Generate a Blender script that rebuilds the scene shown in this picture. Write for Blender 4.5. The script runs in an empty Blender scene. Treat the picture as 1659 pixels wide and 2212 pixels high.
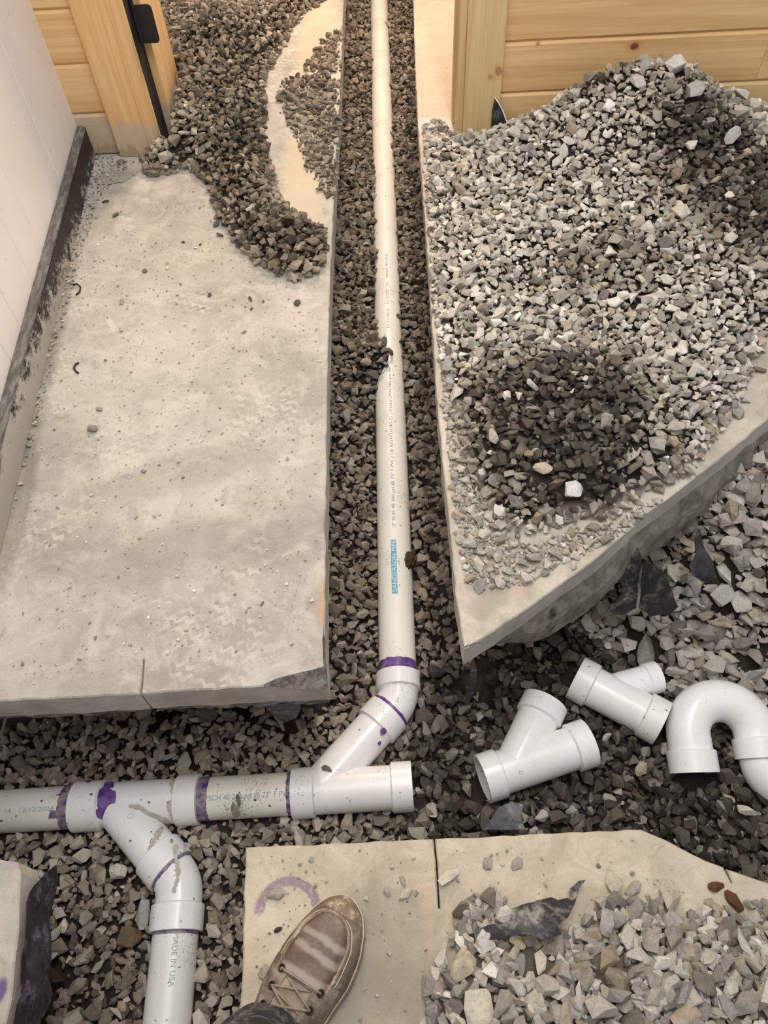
import bpy, bmesh, math, random
import numpy as np
from mathutils import Vector, Matrix, noise as mnoise

# ------------------------------------------------------------------ camera, world, lights, exposure
SC = bpy.context.scene
COL = SC.collection
W_PX, H_PX, F_PX = 1659.0, 2212.0, 1620.0
CAM_H = 1.25                      # metres above the top of the concrete slab (z = 0)
PP = (W_PX / 2, H_PX / 2)
_d = Vector((910 - PP[0], 2250 - PP[1], F_PX)).normalized()          # straight down, in lens axes
_y = Vector((790 - PP[0], -1170 - PP[1], F_PX))
_y = (_y - _d * _y.dot(_d)).normalized()                             # along the trench
_z = -_d
_x = _y.cross(_z)
if _x.x < 0: _x = -_x
CAM = Vector((0, 0, CAM_H))
R_ = Vector((_x[0], _y[0], _z[0])); D_ = Vector((_x[1], _y[1], _z[1])); FW = Vector((_x[2], _y[2], _z[2]))
cd = bpy.data.cameras.new('camera'); cam = bpy.data.objects.new('camera', cd); COL.objects.link(cam)
m = Matrix((R_, -D_, -FW)).transposed().to_4x4(); m.translation = CAM
cam.matrix_world = m
cd.sensor_fit = 'VERTICAL'; cd.sensor_height = 36.0; cd.lens = 36.0 * F_PX / H_PX
cd.clip_start = 0.02; cd.clip_end = 60
SC.camera = cam

wd = bpy.data.worlds.new('world'); SC.world = wd; wd.use_nodes = True
wd.node_tree.nodes['Background'].inputs[0].default_value = (0.95, 0.97, 1.0, 1)
wd.node_tree.nodes['Background'].inputs[1].default_value = 0.50

def area_light(name, loc, rot, sx, sy, power, color):
    l = bpy.data.lights.new(name, 'AREA'); l.shape = 'RECTANGLE'; l.size = sx; l.size_y = sy
    l.energy = power; l.color = color
    o = bpy.data.objects.new(name, l); COL.objects.link(o); o.location = loc; o.rotation_euler = rot
    return o
# ceiling lamps of the work room (a long tube and a broad soft panel) and the warm lamp of the room behind the doorway
area_light('ceiling_tube_light', (0.30, 1.15, 2.55), (0, 0, math.radians(4)), 0.09, 1.5, 27, (1.0, 0.975, 0.94))
area_light('ceiling_panel_light', (-0.15, 0.55, 2.6), (0, 0, 0), 1.7, 1.7, 26, (1.0, 0.98, 0.955))
area_light('hall_lamp_light', (0.05, 3.9, 1.9), (math.radians(-18), 0, 0), 0.5, 0.3, 58, (1.0, 0.74, 0.52))
SC.view_settings.view_transform = 'Standard'; SC.view_settings.look = 'None'
SC.view_settings.gamma = 1.0; SC.view_settings.use_curve_mapping = False
SC.view_settings.exposure = 0.0
SC.cycles.use_denoising = True
SC.cycles.max_bounces = 6

# ------------------------------------------------------------------ helpers
def S(r, g, b):                                                     # sRGB 0-255 -> linear
    f = lambda c: (c / 255 / 12.92) if c / 255 <= 0.04045 else ((c / 255 + 0.055) / 1.055) ** 2.4
    return (f(r), f(g), f(b))
def ray(px, py):
    a, b = (px - PP[0]) / F_PX, (py - PP[1]) / F_PX
    return FW + R_ * a + D_ * b
def at(px, py, z=0.0):                                              # point of a level plane seen at a photo pixel
    r = ray(px, py); t = (z - CAM_H) / r.z
    return CAM + r * t
def at2(px, py, z=0.0):
    p = at(px, py, z); return (p.x, p.y)
def tag(o, label=None, cat=None, group=None, kind=None):
    if label: o['label'] = label
    if cat: o['category'] = cat
    if group: o['group'] = group
    if kind: o['kind'] = kind
    return o
def empty(name, loc=(0, 0, 0), parent=None):
    o = bpy.data.objects.new(name, None); COL.objects.link(o); o.location = loc; o.empty_display_size = .05
    if parent: o.parent = parent
    return o
def link(name, me, mats, parent=None, smooth=None):
    if not isinstance(mats, (list, tuple)): mats = [mats]
    for x in mats: me.materials.append(x)
    o = bpy.data.objects.new(name, me); COL.objects.link(o)
    if parent:
        o.parent = parent
        o.matrix_parent_inverse = Matrix.Translation(-parent.location) if parent.parent is None else Matrix.Identity(4)
    if smooth is not None:
        me.shade_smooth()
        if smooth < 3: me.set_sharp_from_angle(angle=smooth)
    return o
def from_bm(name, bm, mats, parent=None, smooth=None, normals=True):
    if normals: bmesh.ops.recalc_face_normals(bm, faces=bm.faces)
    me = bpy.data.meshes.new(name); bm.to_mesh(me); bm.free()
    return link(name, me, mats, parent, smooth)
def add_box(bm, lo, hi, bev=0.0):
    r = bmesh.ops.create_cube(bm, size=1)
    for v in r['verts']:
        v.co = Vector([(lo[i] + hi[i]) / 2 + v.co[i] * (hi[i] - lo[i]) for i in range(3)])
    if bev:
        es = list({e for v in r['verts'] for e in v.link_edges})
        bmesh.ops.bevel(bm, geom=es, offset=bev, segments=2, affect='EDGES', profile=.6)
def frame_for(d):
    d = Vector(d).normalized()
    a = Vector((0, 0, 1)) if abs(d.z) < .9 else Vector((1, 0, 0))
    s = d.cross(a).normalized(); n = s.cross(d).normalized()
    return d, s, n
def add_lathe(bm, o, d, prof, seg=40, closed=True):
    """ring profile [(distance along d, radius)] turned about the axis"""
    o = Vector(o); d, s, n = frame_for(d)
    rings = []
    for t, r in prof:
        rings.append([bm.verts.new(o + d * t + (s * math.cos(a) + n * math.sin(a)) * r)
                      for a in [2 * math.pi * k / seg for k in range(seg)]])
    m_ = len(rings)
    for i in range(m_ if closed else m_ - 1):
        A, B = rings[i], rings[(i + 1) % m_]
        for k in range(seg):
            bm.faces.new((A[k], A[(k + 1) % seg], B[(k + 1) % seg], B[k]))
def add_sweep(bm, pts, rad, seg=12, cap=True):
    """tube through points; rad is one radius or one per point"""
    pts = [Vector(p) for p in pts]
    if not isinstance(rad, (list, tuple)): rad = [rad] * len(pts)
    rings = []; ref = None
    for i, p in enumerate(pts):
        t = (pts[min(i + 1, len(pts) - 1)] - pts[max(i - 1, 0)]).normalized()
        if ref is None:
            _, s, n = frame_for(t); n = t.cross(s)
        else:
            s = (ref - t * ref.dot(t)).normalized(); n = t.cross(s)
        ref = s
        rings.append([bm.verts.new(p + (s * math.cos(a) + n * math.sin(a)) * rad[i])
                      for a in [2 * math.pi * k / seg for k in range(seg)]])
    for A, B in zip(rings, rings[1:]):
        for k in range(seg):
            bm.faces.new((A[k], A[(k + 1) % seg], B[(k + 1) % seg], B[k]))
    if cap:
        bm.faces.new(rings[0][::-1]); bm.faces.new(rings[-1])
def arc(c, r, u, v, a0, a1, n):
    c, u, v = Vector(c), Vector(u), Vector(v)
    return [c + u * (r * math.cos(a)) + v * (r * math.sin(a)) for a in [a0 + (a1 - a0) * i / n for i in range(n + 1)]]

# ------------------------------------------------------------------ materials
class NT:
    def __init__(s, name):
        s.m = bpy.data.materials.new(name); s.m.use_nodes = True
        s.t = s.m.node_tree; s.b = s.t.nodes['Principled BSDF']; s._obj = None
    def n(s, typ, **kw):
        nd = s.t.nodes.new(typ)
        for k, v in kw.items(): setattr(nd, k, v)
        return nd
    def L(s, a, b): s.t.links.new(a, b)
    @property
    def obj(s):
        if s._obj is None: s._obj = s.n('ShaderNodeTexCoord').outputs['Object']
        return s._obj
    def val(s, sock, v):
        if isinstance(v, (int, float)): sock.default_value = v
        elif isinstance(v, tuple): sock.default_value = v if len(v) == len(sock.default_value) else (*v, 1)
        else: s.L(v, sock)
    def noise(s, scale, detail=4, rough=.6, vec=None, dist=0.0):
        nd = s.n('ShaderNodeTexNoise'); nd.inputs['Scale'].default_value = scale
        nd.inputs['Detail'].default_value = detail; nd.inputs['Roughness'].default_value = rough
        nd.inputs['Distortion'].default_value = dist
        s.L(vec if vec is not None else s.obj, nd.inputs['Vector']); return nd.outputs[0]
    def ramp(s, fac, a, b, ca=0.0, cb=1.0):
        nd = s.n('ShaderNodeMapRange'); nd.clamp = True; nd.interpolation_type = 'SMOOTHSTEP'
        s.L(fac, nd.inputs[0])
        for i, v in zip((1, 2, 3, 4), (a, b, ca, cb)): nd.inputs[i].default_value = v
        return nd.outputs[0]
    def math(s, op, a, b=0.0):
        nd = s.n('ShaderNodeMath', operation=op); s.val(nd.inputs[0], a); s.val(nd.inputs[1], b); return nd.outputs[0]
    def mix(s, f, a, b, mode='MIX'):
        nd = s.n('ShaderNodeMix', data_type='RGBA', blend_type=mode); s.val(nd.inputs[0], f)
        s.val(nd.inputs[6], a); s.val(nd.inputs[7], b); return nd.outputs[2]
    def mapping(s, scale=(1, 1, 1), loc=(0, 0, 0), rot=(0, 0, 0), vec=None):
        nd = s.n('ShaderNodeMapping'); nd.inputs['Scale'].default_value = scale
        nd.inputs['Location'].default_value = loc; nd.inputs['Rotation'].default_value = rot
        s.L(vec if vec is not None else s.obj, nd.inputs[0]); return nd.outputs[0]
    def bump(s, h, strength=.3, dist=.01, nrm=None):
        nd = s.n('ShaderNodeBump'); nd.inputs['Strength'].default_value = strength; nd.inputs['Distance'].default_value = dist
        s.L(h, nd.inputs['Height'])
        if nrm is not None: s.L(nrm, nd.inputs['Normal'])
        return nd.outputs[0]
    def out(s, col=None, rough=None, nrm=None, spec=None):
        if col is not None: s.val(s.b.inputs['Base Color'], col)
        if rough is not None: s.val(s.b.inputs['Roughness'], rough)
        if nrm is not None: s.L(nrm, s.b.inputs['Normal'])
        if spec is not None: s.b.inputs['Specular IOR Level'].default_value = spec
        return s.m
    def blob(s, c, rx, ry, ang=0.0, soft=.5, wob=.35, wscale=25.0):
        """soft ragged patch on a level surface, 0..1; centre and radii in metres"""
        mp = s.n('ShaderNodeMapping', vector_type='TEXTURE')
        mp.inputs['Location'].default_value = (c[0], c[1], 0); mp.inputs['Rotation'].default_value = (0, 0, ang)
        mp.inputs['Scale'].default_value = (rx, ry, 1e3)
        s.L(s.obj, mp.inputs[0])
        ln = s.n('ShaderNodeVectorMath', operation='LENGTH'); s.L(mp.outputs[0], ln.inputs[0])
        nz = s.math('MULTIPLY', s.math('SUBTRACT', s.noise(wscale, 4), .5), wob * 2)
        return s.ramp(s.math('ADD', ln.outputs['Value'], nz), 1.0, 1.0 - soft)

def concrete(name, light, dark, blobs=(), arcs=(), tread=0.0):
    k = NT(name)
    c = k.mix(k.ramp(k.noise(2.6, 6, .62), .36, .66), dark, light)
    c = k.mix(k.ramp(k.noise(11, 9, .72, dist=.8), .42, .66, 0, .6), c, tuple(min(1, v * 1.18) for v in light))
    c = k.mix(k.ramp(k.noise(19, 9, .75, dist=1.2, vec=k.mapping(loc=(3, 7, 1))), .5, .7, 0, .55), c, tuple(v * .80 for v in dark))
    c = k.mix(k.ramp(k.noise(60, 7, .8), .54, .72, 0, .5), c, tuple(v * .72 for v in dark))
    c = k.mix(k.ramp(k.noise(75, 7, .8, vec=k.mapping(loc=(1, 4, 2))), .56, .74, 0, .5), c, tuple(min(1, v * 1.25) for v in light))
    c = k.mix(k.ramp(k.noise(330, 3, .6), .58, .72, 0, .45), c, tuple(v * .6 for v in dark))
    if tread:                                                       # dusty zig-zag boot-sole prints
        w = k.n('ShaderNodeTexWave', wave_type='BANDS', bands_direction='Y', wave_profile='TRI')
        tri = k.n('ShaderNodeMath', operation='PINGPONG')
        sx = k.n('ShaderNodeSeparateXYZ'); k.L(k.mapping(rot=(0, 0, .35)), sx.inputs[0])
        tri.inputs[1].default_value = .011; k.L(sx.outputs[0], tri.inputs[0])
        dn = k.math('MULTIPLY', k.noise(9, 3), .05)
        cb = k.n('ShaderNodeCombineXYZ'); k.L(k.math('ADD', k.math('ADD', sx.outputs[1], tri.outputs[0]), dn), cb.inputs[1])
        k.L(cb.outputs[0], w.inputs[0]); w.inputs['Scale'].default_value = 13
        msk = k.math('MULTIPLY', k.ramp(k.noise(4.2, 3, .5, vec=k.mapping(loc=(3.1, .4, 0))), .5, .62), k.ramp(k.noise(30, 4), .4, .6))
        c = k.mix(k.math('MULTIPLY', k.math('MULTIPLY', k.ramp(w.outputs[0], .45, .6), msk), tread), c, tuple(min(1, v * 1.2) for v in light))
    for ctr, rx, ry, ang, colr, st in blobs:
        c = k.mix(k.math('MULTIPLY', k.blob(ctr, rx, ry, ang), st), c, colr)
    for ctr, rad, wid, ylo, colr, st in arcs:
        mp = k.mapping(loc=(-ctr[0], -ctr[1], 0)); sx = k.n('ShaderNodeSeparateXYZ'); k.L(mp, sx.inputs[0])
        r2 = k.math('POWER', k.math('ADD', k.math('MULTIPLY', sx.outputs[0], sx.outputs[0]), k.math('MULTIPLY', sx.outputs[1], sx.outputs[1])), .5)
        dd = k.math('ABSOLUTE', k.math('SUBTRACT', r2, rad))
        dd = k.math('ADD', dd, k.math('MULTIPLY', k.math('SUBTRACT', k.noise(160, 5), .5), wid * .9))
        f = k.math('MULTIPLY', k.ramp(dd, wid, wid * .6), k.ramp(sx.outputs[1], ylo, ylo + .008))
        f = k.math('MULTIPLY', f, k.ramp(k.noise(130, 5), .3, .55, .45, 1))
        c = k.mix(k.math('MULTIPLY', f, st), c, colr)
    b = k.bump(k.noise(170, 8, .8), .55, .005)
    b = k.bump(k.noise(16, 6, .65), .35, .006, b)
    return k.out(c, .93, b, .25)

def pvc(name, col=(228, 226, 221), dirt=.5, dscale=1.0, rough=.28, seed=0.0):
    k = NT(name)
    base = S(*col)
    c = k.mix(k.ramp(k.noise(7, 3), .35, .75, 0, .35), base, tuple(v * .9 for v in base))
    v = k.mapping(loc=(seed, seed * .7, seed * .3))
    patch = k.ramp(k.noise(9 * dscale, 3, .5, vec=v), .5, .68)
    sp = k.ramp(k.noise(230 * dscale, 5, .8, vec=v), .5, .62)
    sm = k.ramp(k.noise(40 * dscale, 6, .7, vec=v), .55, .75)
    d = k.math('MULTIPLY', k.math('MULTIPLY', patch, sp), dirt)
    c = k.mix(k.math('MULTIPLY', k.math('MULTIPLY', sm, patch), dirt * .35), c, S(176, 168, 152))
    c = k.mix(d, c, S(126, 116, 100))
    fleck = k.ramp(k.noise(95, 1, .5, vec=v), .73, .76)
    c = k.mix(k.math('MULTIPLY', fleck, min(1, dirt * 1.1)), c, S(80, 74, 66))
    rr = k.ramp(k.math('ADD', d, k.noise(30, 3)), .3, 1.2, rough, .6)
    return k.out(c, rr, k.bump(k.noise(60, 3), .03, .002), .5)

def wood(name, axis, lo=(213, 171, 118), hi=(235, 197, 144), knots=(), dust=None, scale=1.0):
    k = NT(name)
    oi = k.n('ShaderNodeObjectInfo')
    off = k.n('ShaderNodeVectorMath', operation='ADD'); k.L(k.obj, off.inputs[0])
    sc_ = k.n('ShaderNodeVectorMath', operation='SCALE'); sc_.inputs[0].default_value = (7, 3, 11); k.L(oi.outputs['Random'], sc_.inputs[3])
    k.L(sc_.outputs[0], off.inputs[1])
    s1 = [26 * scale] * 3; s1[axis] = 1.2
    s2 = [160 * scale] * 3; s2[axis] = 4
    v1 = k.mapping(scale=tuple(s1), vec=off.outputs[0]); v2 = k.mapping(scale=tuple(s2), vec=off.outputs[0])
    n1 = k.noise(1.0, 5, .6, vec=v1, dist=1.2); n2 = k.noise(1.0, 3, .6, vec=v2)
    c = k.mix(k.ramp(n1, .32, .68), S(*lo), S(*hi))
    c = k.mix(k.ramp(n2, .42, .72, 0, .28), c, S(188, 140, 92))
    s3 = [5.0] * 3; s3[axis] = .9
    c = k.mix(k.ramp(k.noise(1.0, 3, .5, vec=k.mapping(scale=tuple(s3), vec=off.outputs[0])), .45, .75, 0, .35), c, S(238, 206, 156))
    for (p, r, st) in knots:
        mp = k.n('ShaderNodeMapping', vector_type='TEXTURE'); mp.inputs['Location'].default_value = p
        sc = [r, r, r]; sc[1] = 1e3; sc[axis] = r * 1.25
        mp.inputs['Scale'].default_value = sc
        k.L(k.obj, mp.inputs[0]); ln = k.n('ShaderNodeVectorMath', operation='LENGTH'); k.L(mp.outputs[0], ln.inputs[0])
        q = k.math('ADD', ln.outputs['Value'], k.math('MULTIPLY', k.math('SUBTRACT', k.noise(70, 3), .5), .4))
        c = k.mix(k.math('MULTIPLY', k.ramp(q, 2.4, 1.0), .4 * st), c, S(190, 128, 66))
        c = k.mix(k.math('MULTIPLY', k.ramp(q, 1.1, .6), st), c, S(112, 58, 26))
    if dust:
        sx = k.n('ShaderNodeSeparateXYZ'); k.L(k.obj, sx.inputs[0])
        zz = k.math('ADD', sx.outputs[2], k.math('MULTIPLY', k.math('SUBTRACT', k.noise(1, 4, vec=k.mapping(scale=(30, 30, 8))), .5), dust * 1.1))
        c = k.mix(k.math('MULTIPLY', k.ramp(zz, dust, dust * .85), .75), c, S(196, 182, 160))
        c = k.mix(k.math('MULTIPLY', k.ramp(zz, dust * .3, dust * .1), .5), c, S(140, 118, 92))
    b = k.bump(n2, .12, .002)
    return k.out(c, .5, b, .35)

def stone_mat(name, attr):
    k = NT(name)
    if attr:
        a = k.n('ShaderNodeAttribute'); a.attribute_name = 'tint'; col, al = a.outputs['Color'], a.outputs['Alpha']
    else:
        a = k.n('ShaderNodeObjectInfo'); col, al = a.outputs['Color'], a.outputs['Alpha']
    g = k.n('ShaderNodeNewGeometry'); pos = g.outputs['Position']
    c = k.mix(k.ramp(k.noise(70, 5, .7, vec=pos), .35, .72, 0, .55), col, (1.0, .97, .92), 'SOFT_LIGHT')
    c = k.mix(k.ramp(k.noise(260, 3, .7, vec=pos), .5, .72, 0, .5), c, (.35, .33, .31), 'MULTIPLY')
    b = k.bump(k.noise(150, 6, .75, vec=pos), .5, .004)
    return k.out(c, k.ramp(al, 0, 1, .92, .42), b, .35)

M = {}
M['stuff'] = stone_mat('gravel_bulk_stone', True)
M['stone'] = stone_mat('gravel_single_stone', False)
k = NT('damp_soil')
c = k.mix(k.ramp(k.noise(22, 7, .7), .35, .7), S(46, 38, 31), S(92, 82, 70))
M['soil'] = k.out(c, .9, k.bump(k.noise(60, 8, .75), .8, .012))
k = NT('dusty_soil_bank')
c = k.mix(k.ramp(k.noise(18, 7, .7), .35, .68), S(132, 124, 112), S(196, 188, 174))
c = k.mix(k.ramp(k.noise(9, 5, .6, vec=k.mapping(loc=(4, 1, 2))), .6, .7), c, S(54, 50, 48))
M['bank'] = k.out(c, .95, k.bump(k.noise(55, 8, .8), .9, .012))
k = NT('rough_broken_concrete')
c = k.mix(k.ramp(k.noise(40, 7, .75), .35, .66), S(96, 91, 86), S(196, 190, 178))
c = k.mix(k.ramp(k.noise(7, 5, .7), .58, .66), c, S(44, 42, 44))
M['rough'] = k.out(c, .95, k.bump(k.noise(90, 8, .8), .9, .01))
k = NT('saw_cut_concrete')
c = k.mix(k.ramp(k.noise(9, 6, .65), .35, .65), S(176, 170, 160), S(206, 200, 189))
c = k.mix(k.ramp(k.noise(70, 5, .75), .58, .72, 0, .5), c, S(112, 106, 98))
M['cut'] = k.out(c, .9, k.bump(k.noise(60, 6, .7), .25, .004))
k = NT('purple_primer')
c = k.mix(k.ramp(k.noise(45, 5, .6), .35, .7), S(90, 56, 128), S(130, 96, 160))
c = k.mix(k.ramp(k.noise(28, 4, .7, vec=k.mapping(loc=(2, 5, 1))), .58, .7, 0, .45), c, S(168, 150, 168))
M['primer'] = k.out(c, .35)
k = NT('dull_primer')
c = k.mix(k.ramp(k.noise(60, 5, .7), .36, .62), S(86, 52, 128), S(158, 144, 140))
M['primer_dull'] = k.out(c, .5)
k = NT('dried_mud'); c = k.mix(k.ramp(k.noise(120, 5, .7), .35, .7), S(178, 170, 154), S(212, 206, 193))
M['mud'] = k.out(c, .9)
M['pipe'] = pvc('pvc_pipe', (244, 241, 231), .75, 1.0, .32)
M['pipe_side'] = pvc('pvc_branch_pipe', (240, 238, 231), .7, 1.0, .26, 1.7)
M['trunk'] = pvc('pvc_trunk_pipe', (238, 235, 222), .95, .8, .34, 3.0)
M['fit'] = pvc('pvc_fitting', (245, 244, 242), .55, 1.0, .2, 2.0)
M['fitnew'] = pvc('pvc_new_fitting', (246, 246, 245), .22, 1.0, .17, 5.0)
M['fitdirt'] = pvc('pvc_scuffed_hub', (243, 242, 239), .95, .7, .3, 8.0)
k = NT('print_blue'); M['ink_blue'] = k.out(S(96, 172, 196), .5)
k = NT('print_grey'); M['ink_grey'] = k.out(S(150, 168, 184), .5)
k = NT('print_faded'); M['ink_faded'] = k.out(S(168, 178, 184), .5)
k = NT('print_white'); M['ink_white'] = k.out(S(226, 232, 230), .5)
k = NT('moulding_line'); M['seam'] = k.out(S(190, 188, 186), .4)
def plastic(name, dustc, amt, base=(26, 25, 28)):
    k = NT(name)
    c = k.mix(k.ramp(k.noise(26, 7, .75), .5, .68, 0, amt), S(*base), S(*dustc))
    c = k.mix(k.ramp(k.noise(7, 4, .6), .5, .75, 0, amt * .5), c, S(*dustc))
    return k.out(c, k.ramp(k.noise(30, 4), .3, .7, .4, .75), k.bump(k.noise(28, 5, .6), .5, .01), .5)
M['plastic'] = plastic('black_plastic_sheet', (120, 118, 116), .55)
M['plastic_dusty'] = plastic('dusty_black_plastic', (150, 146, 138), .95, (40, 40, 43))
M['plastic_purple'] = plastic('stained_black_plastic', (150, 138, 160), .5, (24, 23, 30))
M['plastic_grey'] = plastic('grey_clear_plastic', (150, 152, 154), .9, (70, 72, 76))

# ------------------------------------------------------------------ polygons and scatter
def sdist(poly, P):
    """signed distance to a polygon, positive inside; P is (n,2)"""
    poly = np.asarray(poly, float); P = np.asarray(P, float)
    d2 = np.full(len(P), 1e9); ins = np.zeros(len(P), bool)
    for a, b in zip(poly, np.roll(poly, -1, 0)):
        e = b - a; w = P - a
        t = np.clip((w @ e) / max(e @ e, 1e-12), 0, 1)
        q = w - t[:, None] * e
        d2 = np.minimum(d2, (q * q).sum(1))
        cond = (a[1] > P[:, 1]) != (b[1] > P[:, 1])
        den = (b[1] - a[1]) if abs(b[1] - a[1]) > 1e-12 else 1e-12
        ins ^= cond & (P[:, 0] < (b[0] - a[0]) * (P[:, 1] - a[1]) / den + a[0])
    return np.where(ins, 1, -1) * np.sqrt(d2)
def sstep(x, a, b):
    t = np.clip((x - a) / (b - a), 0, 1); return t * t * (3 - 2 * t)
def gz(x, y, c, sx, sy=None):
    sy = sy or sx; return np.exp(-((x - c[0]) / sx) ** 2 - ((y - c[1]) / sy) ** 2)
_rs = np.random.RandomState(11)
_gx = _rs.rand(64, 64)
def vnoise(x, y, s):
    u, v = np.asarray(x) * s + 500, np.asarray(y) * s + 500
    i, j = np.floor(u).astype(int), np.floor(v).astype(int); fu, fv = u - i, v - j
    fu = fu * fu * (3 - 2 * fu); fv = fv * fv * (3 - 2 * fv)
    g = lambda a, b: _gx[a % 64, b % 64]
    return (g(i, j) * (1 - fu) + g(i + 1, j) * fu) * (1 - fv) + (g(i, j + 1) * (1 - fu) + g(i + 1, j + 1) * fu) * fv

# crushed-stone shapes: hulls of a few points
TEMPL = []
_r = random.Random(5)
NTEMPL = 56                                                          # the last few are larger, finer-chipped rocks
for t in range(NTEMPL + 12):
    bm = bmesh.new()
    npt = _r.choice((9, 10, 11, 12, 13, 15)) if t < NTEMPL else _r.choice((15, 17, 19, 21))
    ax = (1.06, _r.uniform(.55, .95), _r.uniform(.38, .74))
    pts = []
    while len(pts) < npt:
        v = Vector((_r.gauss(0, 1), _r.gauss(0, 1), _r.gauss(0, 1)))
        if v.length < .1: continue
        v.normalize(); v = v * _r.uniform(.82, 1.06)
        p_ = 3.2                                                   # blocky rather than round
        q = (abs(v.x) ** p_ + abs(v.y) ** p_ + abs(v.z) ** p_) ** (1 / p_)
        v = v / (q ** .55)
        pts.append(bm.verts.new((v.x * ax[0], v.y * ax[1], v.z * ax[2])))
    r = bmesh.ops.convex_hull(bm, input=bm.verts)
    bmesh.ops.delete(bm, geom=[g for g in r['geom_interior'] if isinstance(g, bmesh.types.BMVert)], context='VERTS')
    bmesh.ops.recalc_face_normals(bm, faces=bm.faces)
    bmesh.ops.triangulate(bm, faces=bm.faces)
    bm.verts.index_update()
    V = np.array([v.co[:] for v in bm.verts]); Fc = np.array([[v.index for v in f.verts] for f in bm.faces])
    ctr = (V.max(0) + V.min(0)) / 2; V -= ctr
    me = bpy.data.meshes.new('crushed_stone'); bm.to_mesh(me); bm.free()
    me.vertices.foreach_set('co', V.astype(np.float32).ravel()); me.materials.append(M['stone'])
    TEMPL.append((V, Fc, me))

def rot_mats(n, rs, tilt):
    """random heading, tilt about a random level axis"""
    yaw = rs.uniform(0, 2 * np.pi, n); ta = rs.uniform(0, 2 * np.pi, n); tl = np.abs(rs.normal(0, tilt, n))
    cy, sy = np.cos(yaw), np.sin(yaw); Z = np.zeros(n); O = np.ones(n)
    Rz = np.stack([np.stack([cy, -sy, Z], 1), np.stack([sy, cy, Z], 1), np.stack([Z, Z, O], 1)], 1)
    ux, uy = np.cos(ta), np.sin(ta); c, s = np.cos(tl), np.sin(tl)
    Rt = np.stack([np.stack([c + ux * ux * (1 - c), ux * uy * (1 - c), uy * s], 1),
                   np.stack([ux * uy * (1 - c), c + uy * uy * (1 - c), -ux * s], 1),
                   np.stack([-uy * s, ux * s, c], 1)], 1)
    return Rt @ Rz
def darts(P, r, k):
    """keep discs that do not come closer than k*(ri+rj); big ones first"""
    order = np.argsort(-r); cell = 2 * k * r.max(); grid = {}; keep = []
    for i in order:
        x, y = P[i]; ri = r[i]; cx, cy = int(x // cell), int(y // cell); ok = True
        for a in (cx - 1, cx, cx + 1):
            for b in (cy - 1, cy, cy + 1):
                for (qx, qy, qr) in grid.get((a, b), ()):
                    d = k * (ri + qr)
                    if (qx - x) ** 2 + (qy - y) ** 2 < d * d: ok = False; break
                if not ok: break
            if not ok: break
        if ok:
            grid.setdefault((cx, cy), []).append((x, y, ri)); keep.append(i)
    return np.array(sorted(keep), int)
PAL = np.array([S(*c) for c in [(172, 167, 158), (152, 147, 138), (188, 183, 174), (132, 126, 118), (206, 201, 192), (160, 148, 130),
                                (146, 142, 138), (178, 170, 156), (118, 112, 105)]])
PALW = np.array([.22, .18, .16, .12, .06, .07, .08, .07, .04])
BROWN = np.array([S(*c) for c in [(134, 125, 113), (116, 107, 96), (152, 143, 130), (100, 92, 82), (126, 119, 110), (138, 125, 108), (164, 158, 148)]])
BROWNW = np.array([.25, .22, .14, .14, .13, .07, .05])

class Pile: pass
def scatter(seed, bounds, fmask, fz, rmean, layers, palette, fwet=None, rsig=.28, rclip=(.006, .024), mult=1.0):
    rs = np.random.RandomState(seed); x0, x1, y0, y1 = bounds
    area = (x1 - x0) * (y1 - y0); allp, allr, allT, allR, allC, allL = [], [], [], [], [], []
    for li, (kk, dens, lift, tilt, rf) in enumerate(layers):
        n = int(area / (rmean * rf * 1.6) ** 2 * dens)
        P = np.stack([rs.uniform(x0, x1, n), rs.uniform(y0, y1, n)], 1)
        mk = fmask(P); P = P[rs.rand(n) < mk]; n = len(P)
        if n == 0: continue
        r = np.clip(rmean * rf * np.exp(rs.normal(0, rsig, n)), *rclip)
        kp = darts(P, r, kk); P, r = P[kp], r[kp]; n = len(P)
        z = fz(P[:, 0], P[:, 1]) + lift * r
        allp.append(np.column_stack([P, z])); allr.append(r)
        allT.append(rs.randint(0, NTEMPL, n)); allR.append(rot_mats(n, rs, tilt))
        pal, pw = palette
        c = pal[rs.choice(len(pal), n, p=pw / pw.sum())] * rs.uniform(.82, 1.16, (n, 1)) * mult
        w = np.clip(fwet(P[:, 0], P[:, 1]) + rs.normal(0, .16, n) if fwet else np.zeros(n), 0, 1)
        dry = rs.rand(n) < .07
        w = np.where(dry, w * .25, w)
        c = c * (1 - .895 * w)[:, None]; c[:, 1] *= 1 - .05 * w; c[:, 2] *= 1 - .17 * w
        allC.append(np.column_stack([np.clip(c, 0, .9), w])); allL.append(np.full(n, li))
    o = Pile()
    o.p, o.r, o.T, o.R, o.C, o.L = (np.concatenate(a) for a in (allp, allr, allT, allR, allC, allL))
    return o
def cut(o, m):
    for a in 'prTRCL': setattr(o, a, getattr(o, a)[m])
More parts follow.
